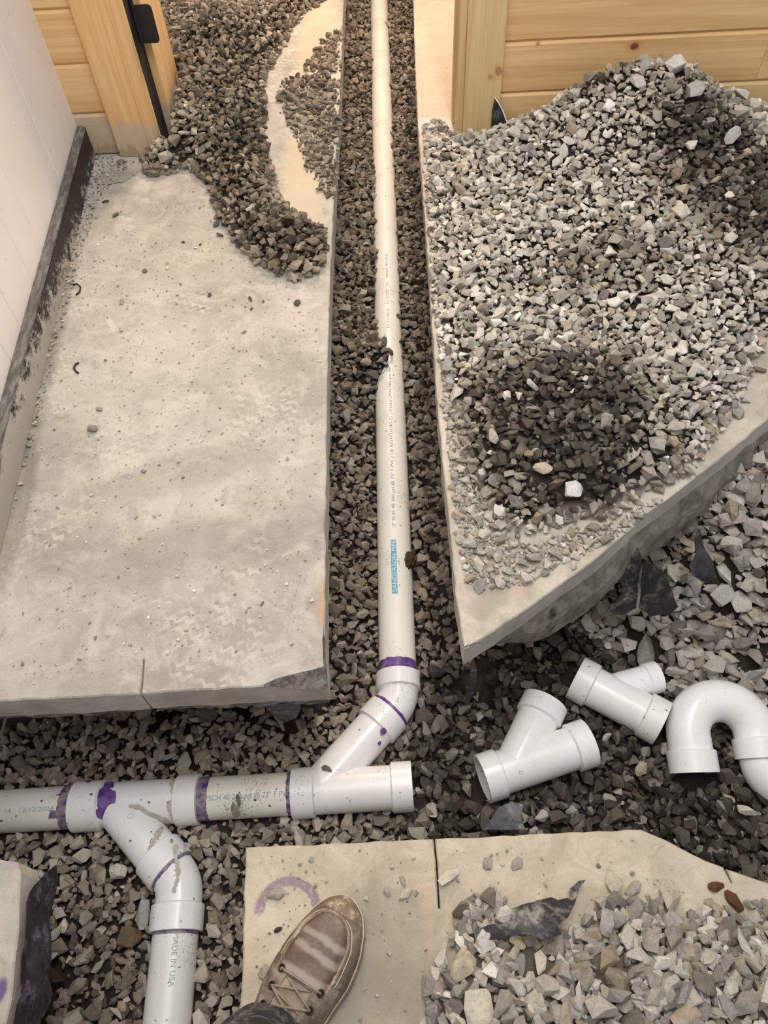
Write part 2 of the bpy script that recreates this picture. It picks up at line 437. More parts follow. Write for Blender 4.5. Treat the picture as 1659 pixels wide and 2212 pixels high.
def pile_mesh(name, piles, extra=None):
    """all stones of some piles as one mesh with a colour per stone; extra = (verts, faces(quads/tris list), rgba)"""
    VV, FF, CC = [], [], []; base = 0
    for o in piles:
        for t in range(len(TEMPL)):
            idx = np.nonzero(o.T == t)[0]
            if len(idx) == 0: continue
            V, Fc, _ = TEMPL[t]
            w = np.einsum('nij,vj->nvi', o.R[idx], V) * o.r[idx][:, None, None] + o.p[idx][:, None, :]
            nv = len(V)
            f = Fc[None] + (base + np.arange(len(idx)) * nv)[:, None, None]
            VV.append(w.reshape(-1, 3)); FF.append(f.reshape(-1, 3)); CC.append(np.repeat(o.C[idx], nv, 0)); base += nv * len(idx)
    if extra:
        v, f, c = extra; VV.append(v); FF.append(f + base); CC.append(c)
    VV, FF, CC = np.concatenate(VV), np.concatenate(FF), np.concatenate(CC)
    me = bpy.data.meshes.new(name)
    me.vertices.add(len(VV)); me.vertices.foreach_set('co', VV.astype(np.float32).ravel())
    me.loops.add(FF.size); me.loops.foreach_set('vertex_index', FF.astype(np.int32).ravel())
    me.polygons.add(len(FF)); me.polygons.foreach_set('loop_start', np.arange(0, FF.size, 3, dtype=np.int32))
    at_ = me.attributes.new('tint', 'FLOAT_COLOR', 'POINT'); at_.data.foreach_set('color', CC.astype(np.float32).ravel())
    me.update(calc_edges=True); me.validate(); me.shade_flat()
    return me
def grid_surface(bounds, step, fz, fkeep, col):
    """triangulated height surface for a pile's core"""
    x = np.arange(bounds[0], bounds[1] + step, step); y = np.arange(bounds[2], bounds[3] + step, step)
    X, Y = np.meshgrid(x, y, indexing='ij'); Z = fz(X.ravel(), Y.ravel()).reshape(X.shape)
    K = fkeep(np.column_stack([X.ravel(), Y.ravel()])).reshape(X.shape)
    nx, ny = X.shape; id_ = np.arange(nx * ny).reshape(nx, ny)
    q = K[:-1, :-1] & K[1:, :-1] & K[1:, 1:] & K[:-1, 1:]
    a, b, c_, d = id_[:-1, :-1][q], id_[1:, :-1][q], id_[1:, 1:][q], id_[:-1, 1:][q]
    Fc = np.concatenate([np.stack([a, b, c_], 1), np.stack([a, c_, d], 1)])
    V = np.column_stack([X.ravel(), Y.ravel(), Z.ravel()])
    used = np.unique(Fc); mp = np.full(len(V), -1); mp[used] = np.arange(len(used))
    return V[used], mp[Fc], np.tile(np.array(col, float), (len(used), 1))

# ------------------------------------------------------------------ concrete slabs (the cut floor)
def dense(pts, step=.02, jit=.0012, seed=1, closed=True):
    rs = random.Random(seed); out = []
    n = len(pts)
    for i in range(n if closed else n - 1):
        a, b = Vector(pts[i]).to_2d(), Vector(pts[(i + 1) % n]).to_2d()
        inframe = max(abs(a.x), abs(b.x)) < 1.15 and min(a.y, b.y) > -.35 and max(a.y, b.y) < 4.0
        L = (b - a).length; kN = max(1, int(L / (step if inframe else .3)))
        nr = Vector((b - a).to_2d().orthogonal()).normalized() if L > 0 else Vector((0, 0))
        for j in range(kN):
            p = a.lerp(b, j / kN)
            jj = jit if L > .03 and j > 0 else 0
            p = p + nr * (rs.uniform(-jj, jj) + (mnoise.noise(Vector((p.x * 30, p.y * 30, seed))) * jj * 1.2))
            out.append((p.x, p.y))
    return out
def inset(poly, d):
    n = len(poly); A = sum(poly[i][0] * poly[(i + 1) % n][1] - poly[(i + 1) % n][0] * poly[i][1] for i in range(n))
    s = 1 if A > 0 else -1; out = []
    for i in range(n):
        p0, p1, p2 = Vector(poly[i - 1]), Vector(poly[i]), Vector(poly[(i + 1) % n])
        e1 = (p1 - p0); e2 = (p2 - p1)
        n1 = Vector((-e1.y, e1.x)) * s; n2 = Vector((-e2.y, e2.x)) * s
        nn = (n1.normalized() if n1.length else n1) + (n2.normalized() if n2.length else n2)
        nn = nn.normalized() if nn.length > 1e-6 else nn
        out.append(tuple(p1 + nn * d))
    return out
def slab(name, label, poly_px, world_extra, mat, seed, chip=None, thick=.074, rough_low=.098, bank_in=.03, under=None, chip_i=3):
    """poly_px: photo outline points on z = 0, then world_extra points close it outside the view"""
    base = [at2(*p) if len(p) == 2 else tuple(p[:2]) for p in poly_px] + list(world_extra)
    out = dense(base, seed=seed)
    n = len(out); bm = bmesh.new()
    top, shoulder, low, mid, und = [], [], [], [], []
    lowp = inset(out, .006); rim = inset(out, .0025)
    for i, (x, y) in enumerate(out):
        tx, ty, tz, sz = rim[i][0], rim[i][1], 0.0, -.0025
        if chip:
            (c0, c1), (dx, dy), dep = chip
            cc = Vector(c0).lerp(Vector(c1), .5); w = (Vector(c1) - Vector(c0)).length / 2
            t = 1 - min(1, (Vector((x, y)) - Vector(c1)).length / (w * 2))
            if t > 0:
                nz = .5 + .9 * mnoise.noise(Vector((x * 60, y * 60, 3)))
                tx += dx * t ** .6 * (.8 + .4 * nz); ty += dy * t ** .6 * (.8 + .4 * nz); sz = -.0025 - dep * t ** .5 * (.8 + .5 * nz)
        top.append(bm.verts.new((tx, ty, tz)))
        shoulder.append(bm.verts.new((x, y, sz)))
        nn = mnoise.noise(Vector((x * 14, y * 14, seed)))
        low.append((x, y, min(-thick - .008 * nn, sz - .01)))
        k2 = mnoise.noise(Vector((x * 22, y * 22, seed + 9)))
        dep, osd = under(x, y) if under else (rough_low, 0.0)
        nx_, ny_ = (x - lowp[i][0]) / .006, (y - lowp[i][1]) / .006
        k3 = mnoise.noise(Vector((x * 40, y * 40, seed + 3)))
        mid.append((x + nx_ * (osd * .7 - .003 + .010 * k3), y + ny_ * (osd * .7 - .003 + .010 * k3), low[-1][2] - (dep - thick) * .45))
        und.append((lowp[i][0] + nx_ * osd + .008 * k2, lowp[i][1] + ny_ * osd + .008 * k2, min(-dep - .016 * nn - .012 * k3, low[-1][2] - .012)))
    low = [bm.verts.new(p) for p in low]; mid = [bm.verts.new(p) for p in mid]; und = [bm.verts.new(p) for p in und]
    bm.faces.new(top)
    for (A, B, mi) in ((top, shoulder, 0), (shoulder, low, 1), (low, mid, 2), (mid, und, 2)):
        for i in range(n):
            f = bm.faces.new((A[i], A[(i + 1) % n], B[(i + 1) % n], B[i])); f.material_index = mi
            if chip and mi == 0 and (A[i].co - B[i].co).length > .008: f.material_index = 3
    f = bm.faces.new(und); f.material_index = 2
    o = from_bm(name, bm, [mat, M['cut'], M['bank'] if under else M['rough'], M['chip']])
    tag(o, label, kind='structure')
    bm = bmesh.new(); rings = []
    for zi, z in enumerate((-.075, -.095, -.115, -.14, -.17, -.2, -.24, -.28, -.33, -.4, -.56)):
        bk = []
        for p0, q0 in zip(out, inset(out, 1.0)):
            di = bank_in(p0[0], p0[1], z) if callable(bank_in) else bank_in
            bk.append((p0[0] + (q0[0] - p0[0]) * di, p0[1] + (q0[1] - p0[1]) * di))
        if zi == 0:                                               # drop points that fold over at sharp corners and notches
            dd = sdist(out, np.array(bk)); need = [(bank_in(p[0], p[1], z) if callable(bank_in) else bank_in) * .93 for p in out]
            keep_ = [i for i in range(n) if dd[i] >= need[i]]
        bk = [bk[i] for i in keep_]
        am = .004 + .02 * min(1, zi / 3)
        rings.append([bm.verts.new((p[0] + am * (mnoise.noise(Vector((p[0] * 18, p[1] * 18, z * 18 + seed))) + .5 * mnoise.noise(Vector((p[0] * 55, p[1] * 55, z * 55)))),
                                    p[1] + am * (mnoise.noise(Vector((p[0] * 18, p[1] * 18, z * 18 + seed + 31))) + .5 * mnoise.noise(Vector((p[0] * 55, p[1] * 55, z * 55 + 7)))), z)) for p in bk])
    for A, B in zip(rings, rings[1:]):
        nk = len(A)
        for i in range(nk): bm.faces.new((A[i], A[(i + 1) % nk], B[(i + 1) % nk], B[i]))
    return o, out, bm
k = NT('fresh_broken_concrete')
c = k.mix(k.ramp(k.noise(45, 8, .8), .36, .64), S(104, 98, 92), S(184, 177, 166)); M['chip'] = k.out(c, .95, k.bump(k.noise(80, 8, .8), .9, .012))
LIGHT, DARK = S(204, 199, 188), S(168, 162, 151)
LEFT_PX = [(742, 0), (737, 150), (728, 300), (714, 571), (708, 750), (706, 897), (703, 1100), (703, 1300), (701, 1400), (706, 1478),
           (570, 1481), (440, 1490), (305.5, 1499), (309, 1462), (311.5, 1425), (308.5, 1425), (306, 1462), (301, 1499), (150, 1507), (0, 1514)]
ch1 = at2(706, 1478); ch0 = at2(575, 1481)
left_mat = concrete('left_slab_concrete', LIGHT, DARK, tread=.55, blobs=[
    (at2(655, 380), .08, .42, .06, S(214, 198, 172), .8), (at2(690, 90), .1, .5, .0, S(214, 196, 170), .7),
    (at2(110, 700), .05, .5, .1, S(128, 122, 113), .55), (at2(40, 1080), .04, .3, .1, S(120, 114, 105), .5),
    (at2(250, 380), .07, .06, 0, S(150, 144, 134), .7), (at2(350, 1200), .2, .09, .4, S(150, 143, 131), .5),
    (at2(420, 1010), .3, .07, .3, S(156, 149, 138), .4), (at2(560, 1180), .12, .06, .5, S(146, 138, 126), .4),
    (at2(240, 700), .012, .045, .5, S(222, 214, 200), .7), (at2(695, 1300), .010, .07, 0, S(206, 164, 122), .6),
    (at2(275, 1030), .02, .01, 0, S(150, 140, 160), .5), (at2(370, 560), .3, .2, 0, S(206, 196, 182), .3)])
SL_LEFT, P_LEFT, BK1 = slab('floor', 'dusty grey concrete slab beside the white wall, cut square along the trench',
    LEFT_PX, [(-1.25, .478), (-1.25, 5.2), (-.125, 5.2)], left_mat, 1, chip=((ch0, ch1), (-.004, .028), .02), bank_in=.15, rough_low=.1)
RIGHT_PX = [(1659, 905), (1556, 990), (1477, 1051), (1420, 1092), (1368, 1130), (1372, 1135), (1300, 1196), (1246, 1238), (1135, 1318), (1004, 1402),
            (987, 1300), (968, 1100), (947, 897), (925, 571), (905, 300), (897, 150), (893, 0)]
right_mat = concrete('right_slab_concrete', S(212, 203, 187), S(180, 171, 156), blobs=[
    (at2(1230, 1190), .05, .03, 0, S(216, 178, 152), .4), (at2(1120, 1270), .03, .03, 0, S(216, 178, 152), .35),
    (at2(1060, 1300), .06, .03, .6, S(160, 150, 134), .4), (at2(960, 150), .3, .9, 0, S(206, 188, 164), .5),
    (at2(930, 270), .1, .06, 0, S(222, 216, 206), .8)])
def under_right(x, y):                   # thick ragged underside along the slanting edge, thin at the tip and along the trench
    if y > .6 and x < .14 or y > 1.4: return .085, 0.0
    t = max(0, min(1, (x - .15) / .14)); t = t * t * (3 - 2 * t)
    return .072 + .10 * t, .028 * t
SL_RIGHT, P_RIGHT, BK2 = slab('floor', 'pale concrete slab ending in a pointed corner under the big gravel heap',
    RIGHT_PX, [(.115, 5.2), (1.7, 5.2), (1.7, 1.75)], right_mat, 2, bank_in=.13, thick=.064, under=under_right)
NEAR_PX = [(530, 1830), (700, 1823), (936, 1812.5), (941, 1870), (947, 1962), (950.5, 1962), (945.5, 1870), (940, 1812), (1200, 1800), (1385, 1792),
           (1440, 1815), (1490, 1842), (1563, 1873), (1570, 1888), (1581, 1908), (1583, 1906), (1575, 1886), (1570, 1877), (1659, 1907)]
near_mat = concrete('near_slab_concrete', S(210, 200, 180), S(182, 171, 150), blobs=[
    (at2(925, 1990), .008, .07, 0, S(222, 184, 158), .6), (at2(540, 2000), .006, .12, 0, S(222, 188, 150), .3),
    (at2(830, 2100), .11, .16, 0, S(150, 143, 130), .55), (at2(700, 2150), .2, .06, 0, S(140, 132, 118), .3)],
    arcs=[(at2(622, 1972), .043, .0085, -.004, S(136, 112, 138), .75)])
SL_NEAR, P_NEAR, BK3 = slab('floor', 'beige concrete slab under the brown shoe with a black saw cut',
    NEAR_PX, [(1.7, .02), (1.7, -.9), (-.262, -.9), at2(517, 2212), at2(525, 2040)], near_mat, 3)
BL_PX = [(0, 1857), (37, 1862), (44, 1885), (40, 2010), (31, 2080), (27, 2130), (24, 2160), (12, 2212)]
bl_mat = concrete('corner_slab_concrete', S(200, 195, 184), S(168, 163, 152), blobs=[(at2(3, 2140), .012, .02, 0, S(104, 84, 140), .9), (at2(15, 1870), .03, .01, 0, S(150, 140, 158), .4)])
SL_BL, P_BL, BK4 = slab('floor', 'corner of a grey concrete slab with a purple stain beside black plastic',
    BL_PX, [(-.66, -.5), (-1.5, -.5), (-1.5, .245)], bl_mat, 4, bank_in=.12)
for bm, mt, nm in ((BK1, 'soil', 'earth bank under the slab beside the white wall'), (BK2, 'bank', 'dusty earth bank under the pointed slab'),
                   (BK3, 'soil', 'earth bank under the slab with the shoe'), (BK4, 'soil', 'earth bank under the small corner slab')):
    tag(from_bm('ground_bank', bm, M[mt], smooth=9), nm, kind='structure')
SLABS = [P_LEFT, P_RIGHT, P_NEAR, P_BL]

k = NT('crack_shadow'); M['crack'] = k.out(S(70, 64, 56), .95)
def crack(parent, px, wpx, seed):
    P = []
    for (a0, b0), (a1, b1) in zip(px, px[1:]):
        kk = max(1, int(math.hypot(a1 - a0, b1 - b0) / 4))
        for i in range(kk): P.append((a0 + (a1 - a0) * i / kk, b0 + (b1 - b0) * i / kk))
    P.append(px[-1]); bm = bmesh.new(); prev = None
    for i, (a, b_) in enumerate(P):
        a += 1.6 * mnoise.noise(Vector((i * .8, seed, 0))); b_ += 1.6 * mnoise.noise(Vector((i * .8, seed, 5)))
        w = wpx * (.4 + .9 * abs(mnoise.noise(Vector((i * .5, seed, 9))))) * min(1, (len(P) - 1 - i) / 4 + .1)
        c_ = at(a, b_, .0004); h_ = w / 1100
        cur = [bm.verts.new(c_ + Vector((0, h_, 0))), bm.verts.new(c_ - Vector((0, h_, 0)))]
        if prev: bm.faces.new((prev[0], cur[0], cur[1], prev[1]))
        prev = cur
    return from_bm('crack', bm, M['crack'], parent)
crack(SL_LEFT, [(203, 428), (214, 412), (228, 402), (246, 396), (268, 393), (284, 383), (300, 370), (318, 372)], 2.6, 1)
crack(SL_LEFT, [(206, 345), (224, 338), (240, 337), (262, 333), (276, 336)], 1.6, 2)
crack(SL_RIGHT, [(1003, 1397), (1016, 1393), (1030, 1388), (1042, 1389), (1052, 1396)], 1.6, 3)
crack(SL_RIGHT, [(1379, 1128), (1372, 1112), (1376, 1098), (1384, 1086)], 1.6, 4)
crack(SL_RIGHT, [(1662, 870), (1650, 830), (1638, 790), (1625, 757)], 2.0, 5)
crack(SL_RIGHT, [(1630, 760), (1645, 764), (1664, 763)], 1.2, 6)
# ------------------------------------------------------------------ bed of the trench and pit
PZ = -.413; RO, RI, HR = .0445, .0390, .0524
RISE0 = at2(1230, 1440, -.45)
def bed(x, y):
    x, y = np.asarray(x, float), np.asarray(y, float)
    z = np.full(x.shape, -.455)
    tr = (np.abs(x + .03) < .35)
    z = z + np.where(tr, .030 * sstep(y, .7, 1.0) + .016 * sstep(y, .95, 1.3) + .026 * sstep(y, 1.3, 2.4), 0)
    z = z + .07 * sstep(np.abs(x + .026), .06, .16) * sstep(y, .6, .85) * tr * (x < .5)
    z = z + .05 * sstep(x, .05, .11) * sstep(y, .7, .9) * tr * (x < .3)
    z = z + .085 * gz(x, y, (-.075, 1.72), .06, .075)                 # small slide over the pipe
    t = ((x - .40) * .62 + (y - .80) * .78)
    rise = .33 * sstep(t, .0, .46) * sstep(x, .30, .5)               # gravel climbs to the slab's edge at the right
    z = z + rise
    z = z + .02 * sstep(-x, .05, .3) * sstep(.75 - y, 0, .2)         # trunk side
    z = z - .015 * gz(x, y, (.05, .46), .07, .07)
    z = z + .022 * (vnoise(x, y, 9) - .5) + .012 * (vnoise(x, y, 23) - .5)
    return z
SH = [inset(p, d_) for p, d_ in zip(SLABS, (.14, .10, .04, .10))]
def open_ground(P):
    ok = np.ones(len(P), bool)
    for q in SH: ok &= sdist(q, P) < 0
    return ok
V, Fc, _ = grid_surface((-1.5, 1.75, -.6, 5.2), .03, lambda x, y: bed(x, y) - .02, lambda P: np.ones(len(P), bool), (0, 0, 0, 1))
me = bpy.data.meshes.new('ground'); me.from_pydata(V.tolist(), [], Fc.tolist())
tag(link('ground', me, M['soil'], smooth=9), 'damp dark soil at the bottom of the trench and pit', kind='structure')

# the glued pipe run, as centre lines: used to keep stones out of the pipes
TR0, TR1 = Vector((-1.35, .403, PZ)), Vector((0.0, .45, PZ)); TRD = (TR1 - TR0).normalized()
def on_trunk(x): t = (x - TR0.x) / TRD.x; return TR0 + TRD * t
ELB_B = Vector((-.025, .640, PZ))            # corner of the upper 45 degree elbow
ELB_A = Vector((-.478, .272, PZ))            # corner of the lower elbow
BR_B = on_trunk(-.205); BR_A = on_trunk(-.640)
LOW_END = Vector((-.447, -.55, PZ))
TOP_END = Vector((-.030, 5.1, PZ + .035))
SEGS = [(TR0, TR1), (BR_B, ELB_B), (ELB_B, TOP_END), (BR_A, ELB_A), (ELB_A, LOW_END)]
for pa, pb in (((1042, 1683), (1272, 1604)), ((1112, 1660), (1178, 1517)), ((1243, 1463), (1430, 1563)), ((1300, 1494), (1421, 1462))):
    SEGS.append((at(*pa, PZ), at(*pb, PZ)))
TRAP = [Vector((a_, b_, PZ + .25 * (b_ - .53))) for a_, b_ in ((.612, .47), (.612, .55), (.64, .60), (.685, .617), (.73, .60), (.757, .55), (.757, .48), (.82, .425), (.9, .42))]
SEGS += list(zip(TRAP, TRAP[1:]))
def pipe_clear(o, gap=.28):
    bad = np.zeros(len(o.p), bool)
    for i_, (a, b) in enumerate(SEGS):
        a_, e = np.array(a), np.array(b - a)
        t = np.clip(((o.p - a_) @ e) / (e @ e), 0, 1); d = np.linalg.norm(o.p - (a_ + t[:, None] * e), axis=1)
        bad |= d < ((.0452 + gap * o.r) if i_ < 5 else (.046 + .1 * o.r))
    return ~bad

# ------------------------------------------------------------------ where gravel lies
def polyw(px, z=0.0): return [at2(a, b, z) for a, b in px]
HEAP = polyw([(915, 285), (990, 288), (1060, 283)], .03) + [(.34, 2.29), (1.65, 2.29), (1.65, 1.5)] + polyw(
    [(1659, 745), (1625, 790), (1612, 860), (1590, 900), (1530, 975), (1490, 1030), (1400, 1075), (1330, 1125), (1230, 1130), (1190, 1150), (1110, 1165), (1060, 1120), (1010, 1050),
     (990, 1000), (985, 940), (958, 850), (945, 720), (930, 600), (920, 420)], .0)
def h_heap(x, y):
    d = sdist(HEAP, np.column_stack([x, y]))
    h = np.minimum(.045, np.maximum(d, 0) * .55)
    h = h + sstep(d, 0, .14) * (.19 * gz(x, y, (.66, 2.27), .26, .34) + .07 * gz(x, y, (.95, 2.15), .32, .45) + .05 * gz(x, y, (.6, 1.75), .32, .35)
                                 + .03 * gz(x, y, (.42, 1.1), .2, .2) + .02 * (vnoise(x, y, 6) - .3))
    return h
LH = polyw([(345, 15), (420, -70), (690, -80), (738, -60), (720, -10), (665, 25), (630, 70), (600, 125), (575, 175), (572, 205), (574, 260), (572, 300), (590, 375), (612, 440), (650, 478), (706, 500),
            (703, 585), (640, 612), (560, 578), (505, 525), (474, 478), (448, 400), (405, 368), (320, 388), (302, 345), (322, 318), (330, 260), (345, 180), (352, 100)])
LF = polyw([(618, 175), (690, 160), (735, 175), (733, 260), (722, 430), (700, 420), (655, 330), (620, 265), (598, 205)])
LT = polyw([(735, 55), (734, 160), (700, 165), (650, 150), (690, 95)])
def h_left(x, y):
    P = np.column_stack([x, y]); d = sdist(LH, P)
    h = np.minimum(.03, np.maximum(d, 0) * .55) + sstep(d, 0, .12) * (.12 * gz(x, y, (-.56, 2.8), .3, .45) + .045 * gz(x, y, (-.5, 2.2), .16, .22) + .03 * gz(x, y, (-.28, 1.95), .12, .3)
                                                                       + .02 * (vnoise(x, y, 7) - .3))
    return h
NG = polyw([(985, 1965), (1010, 1935), (1045, 1925), (1085, 1935), (1120, 1990), (1190, 2010), (1260, 1990), (1310, 1925), (1350, 1935), (1390, 1960), (1430, 1915), (1470, 1920),
            (1480, 1960), (1560, 1945), (1640, 1950), (1659, 1960)]) + [(.62, .12), (.72, -.4), (.1, -.4)] + polyw([(920, 2212), (915, 2140), (935, 2080), (965, 2040), (975, 2000)])
def h_near(x, y):
    d = sdist(NG, np.column_stack([x, y]))
    return np.minimum(.03, np.maximum(d, 0) * .5) + .012 * sstep(d, .03, .1) * vnoise(x, y, 14)

def wet_pit(x, y):
    w = .95 * gz(x, y, at2(1190, 1590, -.45), .40, .27) + .6 * gz(x, y, at2(1010, 1740, -.45), .15, .14) + 1.0 * gz(x, y, at2(1200, 1450, -.45), .2, .14) + 1.0 * gz(x, y, at2(1330, 1700, -.45), .22, .13) \
        + .8 * gz(x, y, at2(1560, 1790, -.45), .16, .12) + .8 * gz(x, y, at2(1000, 1520, -.45), .10, .14) + .6 * gz(x, y, at2(1540, 1640, -.45), .2, .12) \
        + .45 * gz(x, y, at2(250, 2060, -.43), .12, .16)
    w = w * sstep(x, -.12, .0) + w * (x < -.3)
    return np.clip(w, 0, .92)
def wet_heap(x, y):
    w = 1.5 * gz(x, y, at2(1230, 900, .04), .17, .16) + 1.1 * gz(x, y, at2(1190, 1040, .03), .14, .08) + .75 * gz(x, y, at2(1060, 890, .03), .08, .10) \
        + 1.2 * gz(x, y, at2(1500, 340, .12), .14, .14) + 1.3 * gz(x, y, at2(1600, 440, .08), .15, .26) + .85 * gz(x, y, at2(1300, 165, .24), .11, .06) \
        + .55 * gz(x, y, at2(1340, 570, .07), .13, .10) + .4 * gz(x, y, at2(1200, 620, .05), .1, .06)
    return np.clip(w, 0, .95)
def wet_left(x, y):
    return np.clip(.36 + .5 * gz(x, y, at2(450, 110, .08), .14, .2) + .5 * gz(x, y, at2(520, 300, .06), .1, .3) + .5 * gz(x, y, at2(600, 520, .02), .2, .12), 0, .9)

mask_open = lambda P: (open_ground(P) & (P[:, 1] < 4.6)).astype(float)
def mask_trench(P): return mask_open(P) * ((P[:, 0] > -.22) & (P[:, 0] < .2) & (P[:, 1] > .72))
def mask_leftpit(P): return mask_open(P) * (((P[:, 1] <= .72) & (P[:, 0] < -.02)))
def dry_side(x, y): return sstep((x - .40) * .62 + (y - .80) * .78, -.01, .07) * sstep(x, .3, .42)
def mask_rightpit(P):
    return (dry_side(P[:, 0], P[:, 1]) < .5) * mask_open(P) * ((P[:, 0] >= -.02) & ~((P[:, 0] < .2) & (P[:, 1] > .72)))
full2 = [(.74, 5.0, .25, .45, 1.0), (.62, 2.2, 1.0, .8, .85), (.9, 1.5, 1.15, .6, .5)]
HOLE = [(at2(1160, 1610, PZ), .11), (at2(1335, 1505, PZ), .10)]
G = {}
G['trench'] = scatter(1, (-.22, .2, .72, 4.6), mask_trench, bed, .0125, full2, (BROWN, BROWNW), None, mult=1.0)
G['leftpit'] = scatter(2, (-1.05, .0, -.2, .74), mask_leftpit, bed, .0128, full2, (BROWN, BROWNW), wet_pit, mult=1.5)
G['rightpit'] = scatter(3, (-.02, 1.3, -.05, 1.4), mask_rightpit, bed, .0138, [(.66, 7, .25, .5, 1.0), (.6, 4, .9, .8, .95), (.8, 2.5, 1.1, .6, .6)], (PAL, PALW), wet_pit, mult=1.05)
G['drypit'] = scatter(13, (.25, 1.5, .2, 1.7), lambda P: mask_open(P) * (dry_side(P[:, 0], P[:, 1]) >= .5), bed, .0175, [(.6, 8, .15, .55, 1.0), (.55, 6, .6, .8, .75), (.6, 7, .6, .8, .5), (.8, 3, 1.0, .6, .8)], (PAL, PALW), None, rsig=.36, rclip=(.005, .034), mult=1.0)
for q in ('trench', 'leftpit', 'rightpit', 'drypit'): cut(G[q], pipe_clear(G[q]))
G['heap'] = scatter(4, (.05, 1.65, .7, 2.29), lambda P: ((sdist(HEAP, P) > .004) & (P[:, 1] < 2.275)).astype(float), h_heap, .0118, full2, (PAL, PALW), wet_heap, mult=1.34)
G['left'] = scatter(5, (-1.0, -.10, 1.5, 3.9), lambda P: ((sdist(LH, P) > .0) & ((P[:, 0] > -.665) | (P[:, 1] < 2.26) | ((P[:, 1] > 2.66) & (P[:, 0] > -.93)))).astype(float), h_left, .0118, full2, (BROWN, BROWNW), wet_left, mult=1.7)
G['near'] = scatter(6, (-.02, .72, -.35, .3), lambda P: (sdist(NG, P) > .004).astype(float), h_near, .0136, [(.64, 8, .2, .45, 1.0), (.55, 6, .7, .8, .8), (.6, 6, .7, .6, .5)], (PAL, PALW), lambda x, y: .25 * gz(x, y, at2(1600, 1960), .06, .05), mult=.92)
# thin scatters
flat = lambda x, y: np.zeros_like(x)
one = lambda k_, d_, rf=1.0: [(k_, d_, .45, .3, rf)]
G['left_fine'] = scatter(7, (-.45, -.12, 1.6, 3.8), lambda P: .75 * sstep(sdist(LF, P) + .03 * (vnoise(P[:, 0], P[:, 1], 12) - .5), -.012, .03) + .35 * sstep(sdist(LT, P), -.01, .03), flat, .0092, one(.72, 4.2) + [(.8, 3.0, .5, .4, .45)], (BROWN, BROWNW), lambda x, y: .45 + 0 * x, rsig=.45, rclip=(.002, .018), mult=1.4)
EDGE = polyw([(912, 270), (960, 262), (985, 300), (955, 700), (975, 900), (1010, 1010), (1080, 1150), (1150, 1180), (1240, 1140), (1330, 1130), (1395, 1085), (1440, 1075), (1330, 1165), (1200, 1230), (1130, 1265), (1040, 1275), (1003, 1260),
              (978, 1080), (957, 880), (930, 560)])
G['fringe'] = scatter(8, (.05, .7, .6, 2.5), lambda P: .85 * (sdist(EDGE, P) > .002), flat, .0064, one(.72, 3.2) + [(.8, 3, .5, .4, .5)], (PAL, PALW), None, rsig=.42, rclip=(.002, .017), mult=1.02)
LS = polyw([(170, 480), (440, 395), (500, 540), (640, 620), (705, 600), (700, 900), (700, 1400), (0, 1500), (0, 1180)])
G['grit'] = scatter(9, (-1.0, -.14, .5, 2.3), lambda P: (sdist(LS, P) > .01) * .8, flat, .0019, [(1.4, .022, .5, .4, 1.0)], (PAL, PALW), None, rsig=.5, rclip=(.0007, .005), mult=1.25)
WB = polyw([(200, 335), (290, 350), (215, 430), (165, 600), (120, 760), (70, 960), (20, 1150), (60, 862), (97, 766), (136, 628), (183, 445)])
G['grit2'] = scatter(10, (-1.0, -.6, .8, 2.4), lambda P: (sdist(WB, P) > 0) * .9, flat, .0028, [(1.1, .5, .5, .4, 1.0)], (PAL, PALW), None, rsig=.5, rclip=(.001, .008), mult=.9)
NS = polyw([(540, 1845), (930, 1830), (930, 2200), (540, 2200)])
G['grit3'] = scatter(12, (-.26, .4, -.05, .27), lambda P: (sdist(P_NEAR, P) > .01) * (sdist(NG, P) < 0) * (.35 + .65 * gz(P[:, 0], P[:, 1], at2(640, 1960), .05, .08)), flat, .0017, [(1.6, .05, .5, .4, 1.0)], (PAL, PALW), None, rsig=.6, rclip=(.0006, .006), mult=.85)

# ---- single stones that stand out or lie apart (photo pixel, radius m, colour, label)
R1 = np.random.RandomState(77)
def put_stone(name, label, cat, p, r, colr, wet=0.0, tilt=.25, tmpl=None, group=None, squash=(1, 1, 1), seed=0):
    rs = np.random.RandomState(seed + 1000); t = rs.randint(NTEMPL, len(TEMPL)) if tmpl is None else tmpl
    V, _, me = TEMPL[t]; Rm = rot_mats(1, rs, tilt)[0]
    o = bpy.data.objects.new(name, me); COL.objects.link(o)
    mt = Matrix(Rm.tolist()).to_4x4() @ Matrix.Diagonal((r * squash[0], r * squash[1], r * squash[2], 1))
    zmin = ((V * np.array(squash)) @ Rm.T * r)[:, 2].min()
    mt.translation = Vector((p[0], p[1], p[2] - zmin - .0006)); o.matrix_world = mt
    o.color = (*colr, wet)
    return tag(o, label, cat, group)
def clear_round(key, p, r):
    o = G[key]; cut(o, ((o.p[:, 0] - p[0]) ** 2 + (o.p[:, 1] - p[1]) ** 2) > (r * .8 + o.r * .4) ** 2)
sid = 0
def feature(key, px, py, z, r, colr, label, wet=0.0, sq=(1, 1, 1), tilt=.25, lift=.012, name='stone', t=None):
    global sid; sid += 1
    p = at(px, py, z)
    if key:
        fn = {'heap': h_heap, 'near': h_near, 'left': h_left}.get(key, bed); zz = .4
        while zz > -.6:
            q = at(px, py, zz); hz = fn(np.array([q.x]), np.array([q.y]))[0] + lift
            if zz <= hz + r * .3: break
            zz -= .004
        p = q; p.z = hz - r * .25
        clear_round(key, p, r * .9)
    put_stone(name, label, 'stone', p, r, tuple(v * .86 for v in S(*colr)), wet, tilt, t, None, sq, sid)
feature('near', 1035, 2182, .03, .027, (196, 188, 172), 'large pale flat stone in the gravel on the near slab, widest one there', sq=(1, .95, .6), tilt=.1)
feature('near', 1086, 1978, .03, .016, (208, 203, 194), 'white angular stone at the left end of the crumpled black plastic scrap')
